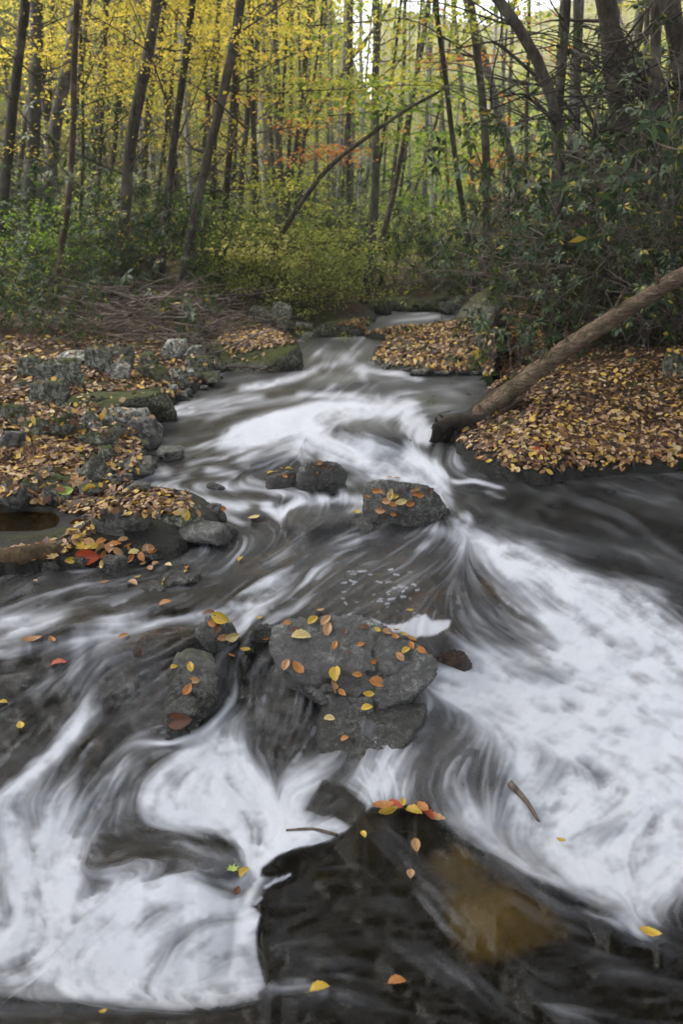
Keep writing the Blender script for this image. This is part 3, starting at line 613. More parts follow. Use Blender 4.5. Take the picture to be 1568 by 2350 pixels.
def add_bvh(V, Fa):
    V = np.asarray(V, float); Fa = np.asarray(Fa)
    if Fa.shape[1] == 3: Fa = np.concatenate([Fa, Fa[:, :1]*0-1], 1)
    BVH_V.append(V); BVH_F.append(np.where(Fa >= 0, Fa + _off[0], -1)); _off[0] += len(V)
def make_bvh():
    V = np.concatenate(BVH_V); Fa = np.concatenate(BVH_F)
    return BVHTree.FromPolygons(V.tolist(), [[int(i) for i in f if i >= 0] for f in Fa])
GB = make_bvh()
def gray(px, py, tree=None):
    dx, dy, dz = rays(px, py)
    return (tree or GB).ray_cast(Vector((0, 0, CAMZ)), Vector((float(dx), float(dy), float(dz))))
def gz(x, y):
    h = GB.ray_cast(Vector((x, y, 90)), Vector((0, 0, -1)))
    return h[0].z if h[0] else float(Bz(y))
# ---------------------------------------------------------------- rocks
def ico(sub):
    bm = bmesh.new(); bmesh.ops.create_icosphere(bm, subdivisions=sub, radius=1)
    V = np.array([v.co[:] for v in bm.verts]); Fa = np.array([[v.index for v in f.verts] for f in bm.faces]); bm.free(); return V, Fa
ICO = {k: ico(k) for k in (3, 4, 5, 6)}
def radial(N, D, sub, p):                              # soft intersection of half-spaces n.x<d
    V, Fa = ICO[sub]
    c = V @ N.T; c = np.maximum(c, 1e-4)/D[None]
    r = 1/np.power(np.sum(np.power(c, p), 1), 1/p)
    return V*r[:, None], Fa
def rough(V, seed, amp, sc):
    n = V/np.linalg.norm(V, axis=1, keepdims=True); s = seed*3.7
    k = (fbm(V[:, 0]*sc+s, V[:, 1]*sc, V[:, 2]*sc, 5)-.5)*amp + (fbm(V[:, 0]*sc*5+s, V[:, 1]*sc*5, V[:, 2]*sc*5+3, 3)-.5)*amp*.28
    rid = np.abs(fbm(V[:, 0]*sc*1.4+s+9, V[:, 1]*sc*1.4, V[:, 2]*sc*2.6, 3)-.5)
    return V + n*(k - (1-sstep(0, .03, rid))*amp*.35)[:, None]
ROCKS = []
def finish_rock(name, V, Fa, loc, material, label, cat, group, level):
    loc = np.array(loc, float)
    wz = V[:, 2] + loc[2]
    wet = 1 - sstep(.03, .11, wz - level + (fbm(V[:, 0]*9, V[:, 1]*9, 2.2, 2)-.5)*.05)
    o = link(name, mesh_np(name, V, Fa, ROCK[material], True, {'wet': wet}), loc=tuple(loc))
    tag(o, label, cat, group); add_bvh(V+loc, Fa); ROCKS.append((o, V+loc, Fa)); return o
def py_bank(px, by): return px < 520 and by < 1330
def bank_rock(px, by, wpx, hpx, material, label, group=None, flat=None, seed=None, ang=0.5, dep_=.8, tilt=.0, name='rock'):
    seed = len(ROCKS)+11 if seed is None else seed
    r = np.random.RandomState(seed*13+5)
    h = gray(px, by); p0 = h[0] if h[0] else Vector(hitw(px, by, 0.0)); 
    w0 = Vector(hitw(px, by, 0.0))
    if p0.y > w0.y: p0 = w0                               # the foot stands in water
    d = p0.y/math.cos(PITCH); w_ = wpx*d/F*(1.16 if py_bank(px, by) else 1.0); hpx = hpx*(1.25 if py_bank(px, by) else 1.0)
    alpha = PITCH + math.atan((by-1174.5)/F); D_ = w_*dep_
    hh = max(.22*w_, (hpx*d/F - D_*math.sin(alpha)*.8)/max(.3, math.cos(alpha)))
    hh = min(hh, 1.1*w_) if flat is None else flat*w_
    n = 9; N = r.normal(size=(n, 3)); N[:, 2] *= .8; N /= np.linalg.norm(N, axis=1, keepdims=True)
    Dd = r.uniform(.55, .95, n)
    N = np.vstack([N, [[tilt, -tilt*.5, 1]], [[0, 0, -1]], [[1, 0, .1]], [[-1, .1, .15]], [[.1, -1, .2]], [[0, 1, .2]]]); Dd = np.append(Dd, [.72, 1, .95, .95, .9, .95])
    N /= np.linalg.norm(N, axis=1, keepdims=True)
    V, Fa = radial(N, Dd, 4 if wpx < 170 else 5, 24+36*ang)
    V = V/np.abs(V).max(0)
    V = V*np.array([w_/2, D_/2, hh*.62]); V = rough(V, seed, .20*min(w_, hh*2), 2.4/w_)
    a = r.uniform(-.2, .2); c, s = math.cos(a), math.sin(a); V = V @ np.array([[c, s, 0], [-s, c, 0], [0, 0, 1]])
    return finish_rock(name, V, Fa, (p0.x, p0.y + D_*.42, p0.z + hh*.36), material, label, 'rock', group, float(Bz(p0.y)))
def hull_rock(name, pts, material, label, amp=.03, sc=5, p=24, sub=6, seed=1, cat='boulder', base=-.25, group=None, plane=None, taper=1.0):
    W = [Vector(hitw(x, y, h)) for x, y, h in pts]
    if plane:                                            # a flat tilted top through three given points
        a, b, c3 = [Vector(hitw(*q)) for q in plane]; nn_ = (b-a).cross(c3-a)
        for k, (x, y, h) in enumerate(pts):
            dx, dy, dz = rays(x, y); d_ = Vector((float(dx), float(dy), float(dz))); W[k] = Vector((0, 0, CAMZ)) + d_*(nn_.dot(a-Vector((0, 0, CAMZ)))/nn_.dot(d_))
    cc_ = sum(W, Vector())/len(W)
    allp = W + [Vector((cc_.x+(q.x-cc_.x)*taper, cc_.y+(q.y-cc_.y)*taper, float(Bz(q.y))+base)) for q in W]
    bm = bmesh.new(); [bm.verts.new(q) for q in allp]; c = sum(allp, Vector())/len(allp)
    bmesh.ops.convex_hull(bm, input=bm.verts); bm.normal_update()
    N, Dd = [], []
    for f in bm.faces:
        n_ = f.normal; d_ = n_.dot(f.verts[0].co - c)
        if d_ < 0: n_, d_ = -n_, -d_
        if f.calc_area() > 1e-6: N.append(n_[:]); Dd.append(max(d_, .004))
    bm.free()
    # merge near-parallel planes
    keep = []
    for i in range(len(N)):
        if all(not (np.dot(N[i], N[j]) > .995 and abs(Dd[i]-Dd[j]) < .01) for j in keep): keep.append(i)
    N = np.array(N)[keep]; Dd = np.array(Dd)[keep]
    V, Fa = radial(N, Dd, sub, p*1.0); V = rough(V, seed, amp, sc)
    return finish_rock(name, V, Fa, tuple(c), material, label, cat, group, float(Bz(c.y)))

# boulders out in the stream, each given by foot points (0) and raised corners (height in m)
hull_rock('boulder', [(614,1490,.10),(622,1432,.14),(660,1410,.17),(760,1408,.20),(842,1414,.18),(905,1440,.15),(965,1477,.12),(1006,1512,.06),(1000,1555,0),(950,1598,-.02),(900,1618,-.03),(845,1640,-.03),(770,1640,-.01),(742,1606,.06),(700,1568,.09),(640,1526,.10),(800,1520,.16)],
  'mid', 'large speckled grey boulder in midstream strewn with a score of single leaves', .045, 5.0, 90, 6, 3, base=-.16, plane=[(622,1432,.15), (965,1477,.11), (800,1640,-.04)], taper=.55)
hull_rock('boulder', [(830,1122,.17),(838,1106,.20),(870,1098,.24),(930,1101,.24),(985,1112,.20),(1010,1135,.15),(1035,1170,.03),(1000,1185,.0),(925,1215,-.03),(885,1212,-.02),(850,1180,.02),(855,1195,0)],
  'dark', 'dark round-shouldered boulder with orange leaves, at the head of the white chute', .045, 5, 46, 6, 5, base=-.15)
hull_rock('boulder', [(676,1122,0),(682,1075,.14),(700,1062,.18),(740,1056,.19),(780,1065,.15),(796,1085,.10),(788,1108,.02),(765,1124,0),(720,1122,0)],
  'mid', 'grey pointed boulder capped with brown leaves between two rapids', .04, 5, 44, 5, 8, base=-.15)
hull_rock('boulder', [(608,1104,.03),(614,1092,.08),(660,1078,.12),(684,1076,.12),(682,1120,0),(640,1122,0),(618,1120,0)],
  'dark', 'small low dark rock touching the left side of the grey pointed boulder', .03, 7, 44, 5, 9, base=-.15)
hull_rock('boulder', [(375,1640,-.04),(392,1530,.04),(402,1495,.07),(432,1482,.09),(462,1486,.08),(490,1500,.05),(503,1545,.02),(503,1590,-.03),(480,1625,-.06),(440,1640,-.05),(405,1650,-.07)],
  'midmoss', 'narrow mossy rock with two yellow leaves, left of the large speckled boulder', .03, 6, 44, 5, 13, base=-.3)
hull_rock('boulder', [(428,1480,.0),(442,1432,.09),(470,1408,.13),(505,1400,.15),(530,1425,.11),(553,1458,.03),(520,1478,.0),(470,1492,.0)],
  'mid', 'small wedge rock topped by a big upright yellow leaf', .03, 6, 24, 5, 16, base=-.2)
hull_rock('boulder', [(556,1468,0),(575,1440,.06),(605,1424,.08),(626,1430,.06),(628,1470,.0),(600,1480,-.02)],
  'dark', 'little dark rock wedged against the left shoulder of the large speckled boulder', .02, 8, 24, 5, 19, base=-.2)
hull_rock('boulder', [(992,1502,.0),(1012,1486,.03),(1045,1482,.03),(1068,1492,.01),(1090,1518,-.07),(1060,1520,-.06),(1005,1515,-.03)],
  'brown', 'rusty brown wet rock at the right end of the large speckled boulder', .012, 7, 14, 5, 21, base=-.35)
hull_rock('boulder', [(300,1496,-.02),(322,1454,.03),(370,1434,.045),(432,1430,.04),(455,1455,.03),(452,1490,-.01),(400,1506,-.03),(340,1508,-.03)], 'brown', 'smooth amber-brown wet rock left of the small wedge rock', .02, 4, 20, 5, 61, base=-.3)
hull_rock('boulder', [(725,1640,-.03),(732,1710,-.08),(742,1790,-.12),(790,1815,-.12),(880,1760,-.11),(960,1680,-.07),(990,1600,-.03),(900,1600,-.02),(800,1605,-.01),(740,1600,-.01)],
  'dark', 'wet black foot of rock below the large speckled boulder, one orange leaf on it', .035, 6, 22, 5, 27, base=-.35)
hull_rock('boulder', [(715,1868,-.18),(740,1835,-.15),(775,1800,-.11),(808,1812,-.11),(845,1850,-.12),(850,1880,-.18),(800,1905,-.2),(740,1890,-.2)],
  'mid', 'small dark stone under the fan of water jets', .025, 8, 22, 5, 29, base=-.35)
hull_rock('boulder', [(802,1210,0),(808,1190,.04),(828,1180,.05),(848,1186,.04),(862,1212,0),(830,1220,0)], 'mid', 'tiny stone with one yellow leaf at the left foot of the dark round-shouldered boulder', .015, 9, 22, 4, 31, base=-.1)
hull_rock('boulder', [(525,860,-.02),(470,812,.10),(474,784,.26),(500,768,.32),(560,757,.36),(640,758,.36),(672,772,.34),(690,790,.28),(695,815,.12),(680,838,-.02),(600,865,-.04),(540,866,-.04)],
  'green', 'big flat mossy boulder with a lawn of fallen leaves on the left bank', .08, 2.2, 36, 6, 33, base=-.2)
hull_rock('boulder', [(714,770,0),(720,748,.16),(745,738,.22),(800,728,.24),(832,738,.2),(840,756,.1),(830,772,0),(760,773,0)], 'green', 'yellow-mossed rock across the stream above the upper lip', .07, 2, 22, 5, 35, base=-.2)
hull_rock('boulder', [(828,772,.0),(860,756,.14),(920,745,.18),(1000,742,.2),(1038,752,.16),(1044,768,.06),(1000,778,.0),(900,782,0)], 'green', 'long low leaf-covered rock in front of the far rapids', .06, 2, 22, 5, 37, base=-.2)
hull_rock('boulder', [(856,835,.0),(862,805,.14),(890,786,.2),(960,778,.22),(1060,782,.24),(1140,800,.24),(1150,846,.06),(1100,856,.0),(1000,856,.02),(900,848,0)], 'green', 'wide flat leaf-covered rock jutting from the right bank', .07, 1.8, 22, 6, 39, base=-.2)
hull_rock('boulder', [(1034,748,.05),(1038,726,.20),(1078,685,.60),(1116,650,.92),(1152,634,1.08),(1150,668,.85),(1114,706,.5),(1074,744,.1),(1048,756,.02)], 'green', 'pale mossy slab of rock leaning up the right bank', .09, 1.6, 22, 5, 41, base=.0)
bank_rock(642,736,50,46,'pale','upright pale grey rock at the end of the brush pile',flat=.95,ang=.8)
bank_rock(600,742,58,38,'grey','leafy pinkish rock left of the upright pale grey rock')
bank_rock(650,756,60,26,'grey','low grey stone below the upright pale grey rock')
bank_rock(700,756,50,20,'pale','small pale stone at the edge of the upper pool')
bank_rock(868,722,84,30,'green','mossy rock beyond the far rapids under the tall grey trunk',flat=.45)
bank_rock(925,716,90,26,'green','leafy low rock beyond the far rapids, middle one',flat=.4)
bank_rock(988,716,84,28,'green','rounded leafy rock beyond the far rapids, right one',flat=.45)
bank_rock(1040,722,60,26,'dark','dark wet rock at the right end of the far rapids',flat=.5)
bank_rock(1010,742,26,10,'dark','small dark stone in the far rapids')
bank_rock(972,862,60,20,'dark','low dark wet rock under the leaf-covered jutting rock')
bank_rock(1182,762,90,36,'pale','flat pale rock among leaves on the right slope')
bank_rock(1245,748,70,24,'pale','smaller pale rock higher on the right slope')
bank_rock(1560,868,80,70,'green','bright green mossy rock at the right edge')
LB_ = [
 (70,868,58,48,'grey','squat grey boulder farthest left under the brush'),
 (135,890,104,66,'grey','big angular grey boulder with a shaded right face near the top of the left bank'),
 (162,832,72,26,'pale','flat pale stone behind the big angular grey boulder'),
 (222,856,56,60,'grey','tall grey rock with a mossy right side below the twigs'),
 (270,822,52,30,'grey','small grey stone between tall grey rock and the twigs'),
 (282,846,42,26,'grey','small round grey stone in leaves above a low pale wedge'),
 (268,870,54,34,'pale','low pale wedge of stone beside the tall grey rock'),
 (398,827,50,46,'pale','pale pyramid-shaped rock left of the flat mossy boulder'),
 (445,828,48,34,'pale','round pale rock next to the pyramid-shaped rock'),
 (452,804,34,40,'grey','small grey rock behind the round pale rock'),
 (482,772,38,24,'grey','small grey stone behind the flat mossy boulder'),
 (502,856,42,32,'grey','squarish grey stone at the left foot of the flat mossy boulder'),
 (452,858,60,40,'green','mossy stone below the round pale rock'),
 (472,874,52,20,'grey','flat grey stone near the shore left of the flat mossy boulder'),
 (402,880,50,36,'grey','grey stone in yellow leaves below the pyramid-shaped rock'),
 (345,872,60,34,'green','mossy lump in the middle of the left bank'),
 (340,838,40,26,'green','little mossy stone above the mossy lump'),
 (118,936,96,62,'grey','square-ended dark grey rock on the left bank above the mossy wedge'),
 (230,960,196,62,'green','long flat rock with pale lichen on the left bank'),
 (356,955,70,62,'green','dark mossy rock at the water end of the long flat rock'),
 (24,968,64,40,'green','mossy stone cut by the left edge beside the mossy wedge'),
 (106,1004,116,60,'green','mossy wedge-shaped rock on the left bank'),
 (200,984,42,38,'grey','small grey-green stone below the long flat rock'),
 (280,992,86,54,'pale','tan pointed stone below the long flat rock'),
 (212,998,30,28,'pale','small pinkish stone among leaves'),
 (250,1004,56,32,'grey','smooth grey stone beside the small pinkish stone'),
 (330,1018,72,60,'dark','black wet rock with yellow leaves at the water edge'),
 (222,1030,60,36,'green','low mossy stone left of the round moss ball'),
 (245,1064,52,42,'green','round moss-covered stone above the grey fin'),
 (292,1106,100,58,'dark','dark wet rock between the grey fin and the rapids'),
 (388,1060,56,38,'dark','dark wet rock with two leaves at the edge of the rapids'),
 (20,1048,54,58,'dark','dark rock cut by the left edge above the pool'),
 (110,1134,130,56,'green','long grey ridge of rock behind the tan maple leaf'),
 (124,1164,64,52,'grey','grey block under the tan maple leaf'),
 (204,1144,58,34,'grey','small grey block right of the tan maple leaf'),
 (26,1180,72,70,'dark','black rock at the left edge beside the amber pool'),
 (242,1236,70,70,'dark','dark jagged stone right of the amber pool'),
 (300,1232,96,72,'dark','dark wedge rock between amber pool and speckled rock'),
 (396,1205,110,50,'grey','flat grey slab behind the speckled dark rock'),
 (432,1254,166,72,'mid','speckled dark rock with an orange tip at the shore of the middle pool'),
 (258,1314,64,44,'dark','dark angular stone under the red leaf heap'),
 (338,1284,90,30,'dark','dark low stone right of the red leaf heap'),
 (345,1366,84,40,'dark','dark half-sunk stone with yellow leaves below the red leaf heap'),
 (405,1345,100,44,'dark','smooth wet stone just under the water with a leaf on its rim'),
 (492,1128,44,22,'dark','small wet stone breaking the left rapids'),
 (935,1022,26,18,'dark','small black stone under the tree stump'),
]
for t in LB_:
    if t[5].startswith(('big angular','square-ended','dark wedge')): bank_rock(*t, ang=.9)
    else: bank_rock(*t)
hull_rock('boulder', [(165,1132,.0),(180,1080,.14),(215,1036,.27),(236,1042,.24),(256,1080,.14),(270,1130,.0),(262,1148,-.02),(190,1142,0)], 'grey', 'tall grey fin of rock with a sharp crest on the left shore', .03, 5, 30, 5, 43, base=-.1)
_r = random.Random(5)
POLY_L = [(0,880),(150,810),(400,770),(520,860),(380,930),(330,1060),(150,1120),(0,1080)]
def inpoly(x, y, pts): return float(poly_sd(np.array([x*1.0]), np.array([y*1.0]), pts)[0]) < 0
k_ = 0
while k_ < 46:
    x, y = _r.uniform(0, 520), _r.uniform(770, 1120)
    if not inpoly(x, y, POLY_L): continue
    s_ = _r.uniform(14, 30)*(.7+.5*(y-770)/350)
    mm_ = _r.choice(['grey','green','pale','green']); bank_rock(x, y, s_, s_*.7, mm_, {'grey': 'small grey', 'green': 'small mossy', 'pale': 'small pale'}[mm_]+' stone half buried in leaves between the larger rocks of the left bank', 'small stones of the left bank', name='stone'); k_ += 1
for k in range(34):
    q = LS_[3:27]; a_ = _r.uniform(0, len(q)-1.01); i_ = int(a_); f_ = a_-i_
    x = q[i_][0]*(1-f_)+q[i_+1][0]*f_ + _r.uniform(-14, 10); y = q[i_][1]*(1-f_)+q[i_+1][1]*f_ + _r.uniform(-2, 9)
    s_ = _r.uniform(22, 52)*(.45+.6*(y-780)/450); bank_rock(x, y, s_, s_*.62, _r.choice(['dark','dark','midmoss']), 'small dark wet stone along the water edge of the left bank', 'wet stones along the left shore', name='stone')
for k in range(9):
    q = RS_[5:11]; a_ = _r.uniform(0, len(q)-1.01); i_ = int(a_); f_ = a_-i_
    x = q[i_][0]*(1-f_)+q[i_+1][0]*f_ + _r.uniform(-8, 8); y = q[i_][1]*(1-f_)+q[i_+1][1]*f_ + _r.uniform(0, 6)
    bank_rock(x, y, _r.uniform(22, 44), 14, 'dark', 'small dark wet stone at the foot of the jutting leafy rock', 'wet stones at the foot of the jutting rock', name='stone')
ALL = make_bvh()
# ---------------------------------------------------------------- tubes, logs, trees
def tube(pts, rad, sides=8, lump=0.0, seed=0, cap=True):
    pts = np.array([tuple(p) for p in pts], float); rad = np.array(rad, float); n = len(pts)
    T = np.gradient(pts, axis=0); T /= np.linalg.norm(T, axis=1, keepdims=True) + 1e-9
    ref = np.array([0, 0, 1.0]) if abs(T[0][2]) < .8 else np.array([1.0, 0, 0])
    V = []
    for i in range(n):
        a = np.cross(T[i], ref); a /= np.linalg.norm(a)+1e-9; b = np.cross(T[i], a)
        th = np.arange(sides)*2*math.pi/sides
        r = np.full(sides, rad[i])
        if lump: r = r*(1 + lump*(fbm(np.cos(th)*1.3+seed, np.sin(th)*1.3, i*.35+seed, 3)-.5)*2)
        V.append(pts[i] + (np.cos(th)*r)[:, None]*a + (np.sin(th)*r)[:, None]*b)
    V = np.concatenate(V); Fq = []
    for i in range(n-1):
        for k in range(sides):
            a = i*sides+k; b = i*sides+(k+1) % sides; Fq.append((a, b, b+sides, a+sides))
    if cap:
        V = np.vstack([V, pts[:1], pts[-1:]]); c0, c1 = n*sides, n*sides+1
        for k in range(sides):
            b = (k+1) % sides; Fq.append((b, k, c0, c0)); Fq.append(((n-1)*sides+k, (n-1)*sides+b, c1, c1))
    return V, np.array(Fq)
class MB:
    def __init__(s): s.V, s.F, s.n, s.A = [], [], 0, []
    def add(s, V, Fa, a=None): s.V.append(V); s.F.append(Fa+s.n); s.n += len(V); s.A.append(np.zeros(len(V)) if a is None else a)
    def build(s, name, m, parent=None, smooth=True, at_='tint'):
        V = np.concatenate(s.V); Fa = np.concatenate(s.F)
        me = bpy.data.meshes.new(name)
        tri = Fa[:, 2] == Fa[:, 3]
        if tri.any():
            me.from_pydata(V.tolist(), [], [tuple(int(i) for i in (f[:3] if t else f)) for f, t in zip(Fa, tri)]); me.update()
            for p in me.polygons: p.use_smooth = smooth
            x = me.attributes.new(at_, 'FLOAT', 'POINT'); x.data.foreach_set('value', np.concatenate(s.A).astype(np.float32)); me.materials.append(m)
        else: me = mesh_np(name, V, Fa, m, smooth, {at_: np.concatenate(s.A)})
        return link(name, me, parent)
def resample(pts, n):
    pts = np.array([tuple(p) for p in pts], float); d = np.concatenate([[0], np.cumsum(np.linalg.norm(np.diff(pts, axis=0), axis=1))])
    t = np.linspace(0, d[-1], n)
    P_ = np.stack([np.interp(t, d, pts[:, k]) for k in range(3)], 1)
    for _ in range(2): P_[1:-1] = .25*P_[:-2] + .5*P_[1:-1] + .25*P_[2:]
    return P_
def leaves(C, Nrm, L_, W_, rs, tint, droop=.15):
    """many small folded leaves: centres C, normals Nrm"""
    n = len(C); Nrm = Nrm/(np.linalg.norm(Nrm, axis=1, keepdims=True)+1e-9)
    a = rs.normal(size=(n, 3)); a -= (a*Nrm).sum(1, keepdims=True)*Nrm; a /= np.linalg.norm(a, axis=1, keepdims=True)+1e-9
    b = np.cross(Nrm, a); L_ = np.broadcast_to(L_, n)[:, None]; W_ = np.broadcast_to(W_, n)[:, None]
    p0 = C - a*L_*.5; p1 = C + b*W_*.5 + Nrm*W_*droop; p2 = C + a*L_*.5 - Nrm*L_*droop*.5; p3 = C - b*W_*.5 + Nrm*W_*droop
    V = np.stack([p0, p1, p2, p3], 1).reshape(-1, 3); return V, np.arange(4*n).reshape(n, 4), np.repeat(tint, 4)

def join_mesh(name, V, Fa, A_, m, TV, TF, m2):
    me = mesh_np(name, np.vstack([V, TV]), np.vstack([Fa, TF+len(V)]), m, False, {'tint': np.concatenate([A_, np.zeros(len(TV))])})
    me.materials.append(m2); mi = np.zeros(len(Fa)+len(TF), np.int32); mi[len(Fa):] = 1; me.polygons.foreach_set('material_index', mi); return me
def crown_mesh(name, seed, nclus, per, rad, z0, z1, lsize, m, limbs=True, bm_=None, flat=.16):
    rs = np.random.RandomState(seed); C, N, T = [], [], []; tw = MB()
    for k in range(nclus):
        z = z0 + (z1-z0)*rs.rand()**.8; f = (z-z0)/(z1-z0)
        rr = rad*(.45+.75*math.sin(math.pi*min(.95, f*.8+.2)))*math.sqrt(rs.rand()); an = rs.rand()*6.283
        c = np.array([rr*math.cos(an), rr*math.sin(an), z]); sr = rs.uniform(.3, .8)
        q = rs.normal(size=(per, 3))*np.array([sr, sr*.8, sr*flat])*.6
        q[:, 2] -= .22*(q[:, 0]**2 + q[:, 1]**2)/sr
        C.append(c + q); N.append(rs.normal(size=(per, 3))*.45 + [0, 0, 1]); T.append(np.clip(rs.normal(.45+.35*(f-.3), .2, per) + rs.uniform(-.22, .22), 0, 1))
        if limbs and k % 2 == 0:
            st = np.array([0, 0, max(z0*.8, z - rr*.55)]); mid = (st+c)/2 + rs.normal(size=3)*.12
            V, Fa = tube(resample([st, mid, c], 5), np.linspace(.013, .004, 5), 4, cap=False); tw.add(V, Fa)
    C = np.concatenate(C); N = np.concatenate(N); T = np.concatenate(T)
    V, Fa, A_ = leaves(C, N, rs.uniform(.7, 1.3, len(C))*lsize, rs.uniform(.4, .65, len(C))*lsize, rs, T)
    TV, TF = np.concatenate(tw.V), np.concatenate(tw.F); TF = TF[TF[:, 2] != TF[:, 3]]
    return join_mesh(name, V, Fa, A_, m, TV, TF, BARK['dark']), None
CROWN = {}
for ci, c_ in enumerate(('yellow', 'lime', 'green', 'orange')):
    for v_ in range(3 if c_ in ('yellow', 'lime') else 2):
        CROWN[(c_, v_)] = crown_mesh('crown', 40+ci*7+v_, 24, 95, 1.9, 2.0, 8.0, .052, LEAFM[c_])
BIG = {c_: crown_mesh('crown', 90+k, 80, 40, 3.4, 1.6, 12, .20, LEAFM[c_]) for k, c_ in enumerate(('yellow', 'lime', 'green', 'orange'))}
def put_crown(parent, key, loc, rz, sc, big=False):
    me, lm = BIG[key[0]] if big else CROWN[key]
    a = link('crown', me, parent, loc); a.rotation_euler.z = rz; a.scale = sc
    if lm: b = link('limbs', lm, parent, loc); b.rotation_euler.z = rz; b.scale = sc
TR = random.Random(12)
def tree_px(line, dist, w0, w1, bark, label, crown=None, name='tree', group=None, extend=4.0, twigs=6, cs=1.0, cat='tree', sides=10, foot=True):
    pts = [at(x, y, dist) for x, y in line]; d = dist/math.cos(PITCH)
    b = pts[0]; bx = b.x + (b.x-pts[1].x)/max(.3, pts[1].z-b.z)*.6; g = gz(bx, dist)
    if foot: base = Vector((bx, dist, g-.15)); allp = [base] + (pts if b.z > g+.15 else pts[1:])
    else: base = pts[0]; allp = list(pts)
    if extend: v = (pts[-1]-pts[-2]).normalized(); v = (v + Vector((0, 0, .5))).normalized(); allp.append(pts[-1]+v*extend)
    r0, r1 = w0*dist/F/2*.86, w1*dist/F/2*.84
    n = 22; Q = resample(allp, n); fr = np.linspace(0, 1, n)
    Q[1:-1] += (np.stack([fbm(fr*5+dist*3+line[0][0], 1.1, 1), fbm(fr*5, line[0][0]*.7, 2), fr*0], 1)[1:-1]-[.5, .5, 0])*min(.22, r0*2.2)
    rad = r0 + (r1-r0)*np.minimum(1, fr*1.25); rad[-3:] *= [.8, .6, .3]
    if foot: rad[0] *= 1.5; rad[1] *= 1.12
    org = Vector(Q[0]); Q = Q - Q[0]
    t = empty(name, org); tag(t, label, cat, group)
    V, Fa = tube(Q, rad, sides, .16, line[0][0]*.1); mb = MB(); mb.add(V, Fa); mb.build('trunk', BARK[bark], t)
    if twigs:
        mb = MB(); rr = random.Random(int(line[0][0]*7+dist*11))
        for _ in range(twigs):
            i = rr.randint(5, n-3); a = rr.uniform(0, 6.28); l = rr.uniform(.25, .9); p = Q[i]; up = rr.uniform(.1, .8)
            q = [p, p+np.array([math.cos(a)*l*.4, math.sin(a)*l*.4, up*l*.3]), p+np.array([math.cos(a+.3)*l, math.sin(a+.3)*l, up*l*.9]), p+np.array([math.cos(a+.1)*l*1.5, math.sin(a+.1)*l*1.5, up*l*1.0])]
            V, Fa = tube(resample(q, 7), np.linspace(max(.008, rad[i]*.22), .004, 7), 5); mb = MB(); mb.add(V, Fa); mb.build('branch', BARK[bark], t)
    if crown: put_crown(t, (crown, TR.randrange(3) % (3 if crown in ('yellow', 'lime') else 2)), (Q[n//2][0], Q[n//2][1], 0), TR.uniform(0, 6.28), (cs, cs, TR.uniform(.85, 1.1)*cs))
    return t
TP = tree_px
TP([(0,520),(30,250),(58,0)],12,26,20,'dark','dark leaning trunk cut by the left edge of the picture','yellow')
TP([(58,600),(75,300),(78,0)],13,34,26,'grey','stout mossy grey trunk standing straight, second from the left edge','yellow')
TP([(92,560),(128,330),(150,180),(182,0)],13.5,32,26,'grey','grey trunk leaning right with a forked dark stem behind it','yellow')
TP([(132,625),(160,440),(166,260),(178,0)],11,15,14,'red','thin reddish-dark curved stem in front of the grey leaning trunk',None)
TP([(212,560),(228,300),(240,90)],15,14,9,'dark','thin dark stem with small crook between the grey trunks on the left','lime')
TP([(205,430),(222,280),(248,0)],18,18,14,'grey','grey stem behind the crooked thin stem on the left','yellow')
TP([(264,640),(280,480),(300,330),(335,180),(372,0)],12,30,22,'dark','thick trunk with torn pale bark at half height, leaning right','yellow')
TP([(322,400),(340,250),(362,120),(378,0)],17,17,14,'dark','dark trunk just right of the trunk with torn bark','lime')
TP([(368,600),(382,430),(408,200),(445,0)],13,20,14,'dark','slender dark trunk leaning right, left of the pale trunk','yellow')
TP([(442,500),(432,360),(420,200),(408,40)],19,20,14,'pale','smooth pale grey trunk with dark knots','yellow')
TP([(428,622),(455,470),(490,290),(515,150),(550,0)],12,24,22,'dark','strong dark trunk leaning right above the brush pile','yellow')
TP([(475,610),(492,450),(470,200),(457,0)],16,11,9,'dark','thin dark stem leaning left behind the strong leaning trunk',None)
TP([(512,530),(528,330),(540,80),(546,0)],14,17,13,'dark','dark upright trunk right of the strong leaning trunk','lime')
TP([(553,470),(566,250),(578,0)],18,15,13,'dark','dark trunk in the middle group above the left bushes','yellow')
TP([(575,470),(583,250),(596,0)],20,12,10,'grey','thin grey trunk right of the dark middle-group trunk','lime')
TP([(607,470),(604,250),(598,0)],21,15,12,'pale','pale straight trunk in the middle group','yellow')
TP([(643,500),(640,300),(632,0)],17,20,15,'grey','grey trunk with scaly bark left of the red-leaved branch','yellow')
TP([(655,460),(685,320),(700,120),(716,0)],19,15,13,'dark','dark trunk leaning right below the red-leaved branch','lime')
TP([(690,400),(702,200),(722,0)],24,13,10,'grey','slim trunk rising behind the red-leaved branch','yellow')
TP([(840,645),(858,450),(864,200),(862,0)],15,22,16,'grey','tall grey trunk rooted beside the far end of the stream','lime')
TP([(852,640),(905,450),(935,280),(965,120),(985,0)],15.5,16,10,'dark','slender trunk leaning right from the foot of the tall grey trunk',None)
TP([(880,600),(905,400),(925,200),(930,0)],18,11,8,'dark','thin trunk between the two trunks by the far stream',None)
TP([(806,520),(812,300),(806,0)],24,12,9,'grey','thin straight trunk left of the tall grey trunk',None)
TP([(1076,520),(1052,400),(1035,250),(1018,100),(1000,0)],12,15,10,'dark','thin bare dark trunk leaning left, right of the stream',None)
TP([(1118,530),(1113,300),(1095,100),(1085,0)],12.5,22,17,'dark','dark dead conifer trunk with many short horizontal twigs',None,twigs=34)
TP([(1188,430),(1150,320),(1125,200),(1090,60),(1070,0)],15,24,16,'grey','grey trunk bending left behind the dead conifer',None)
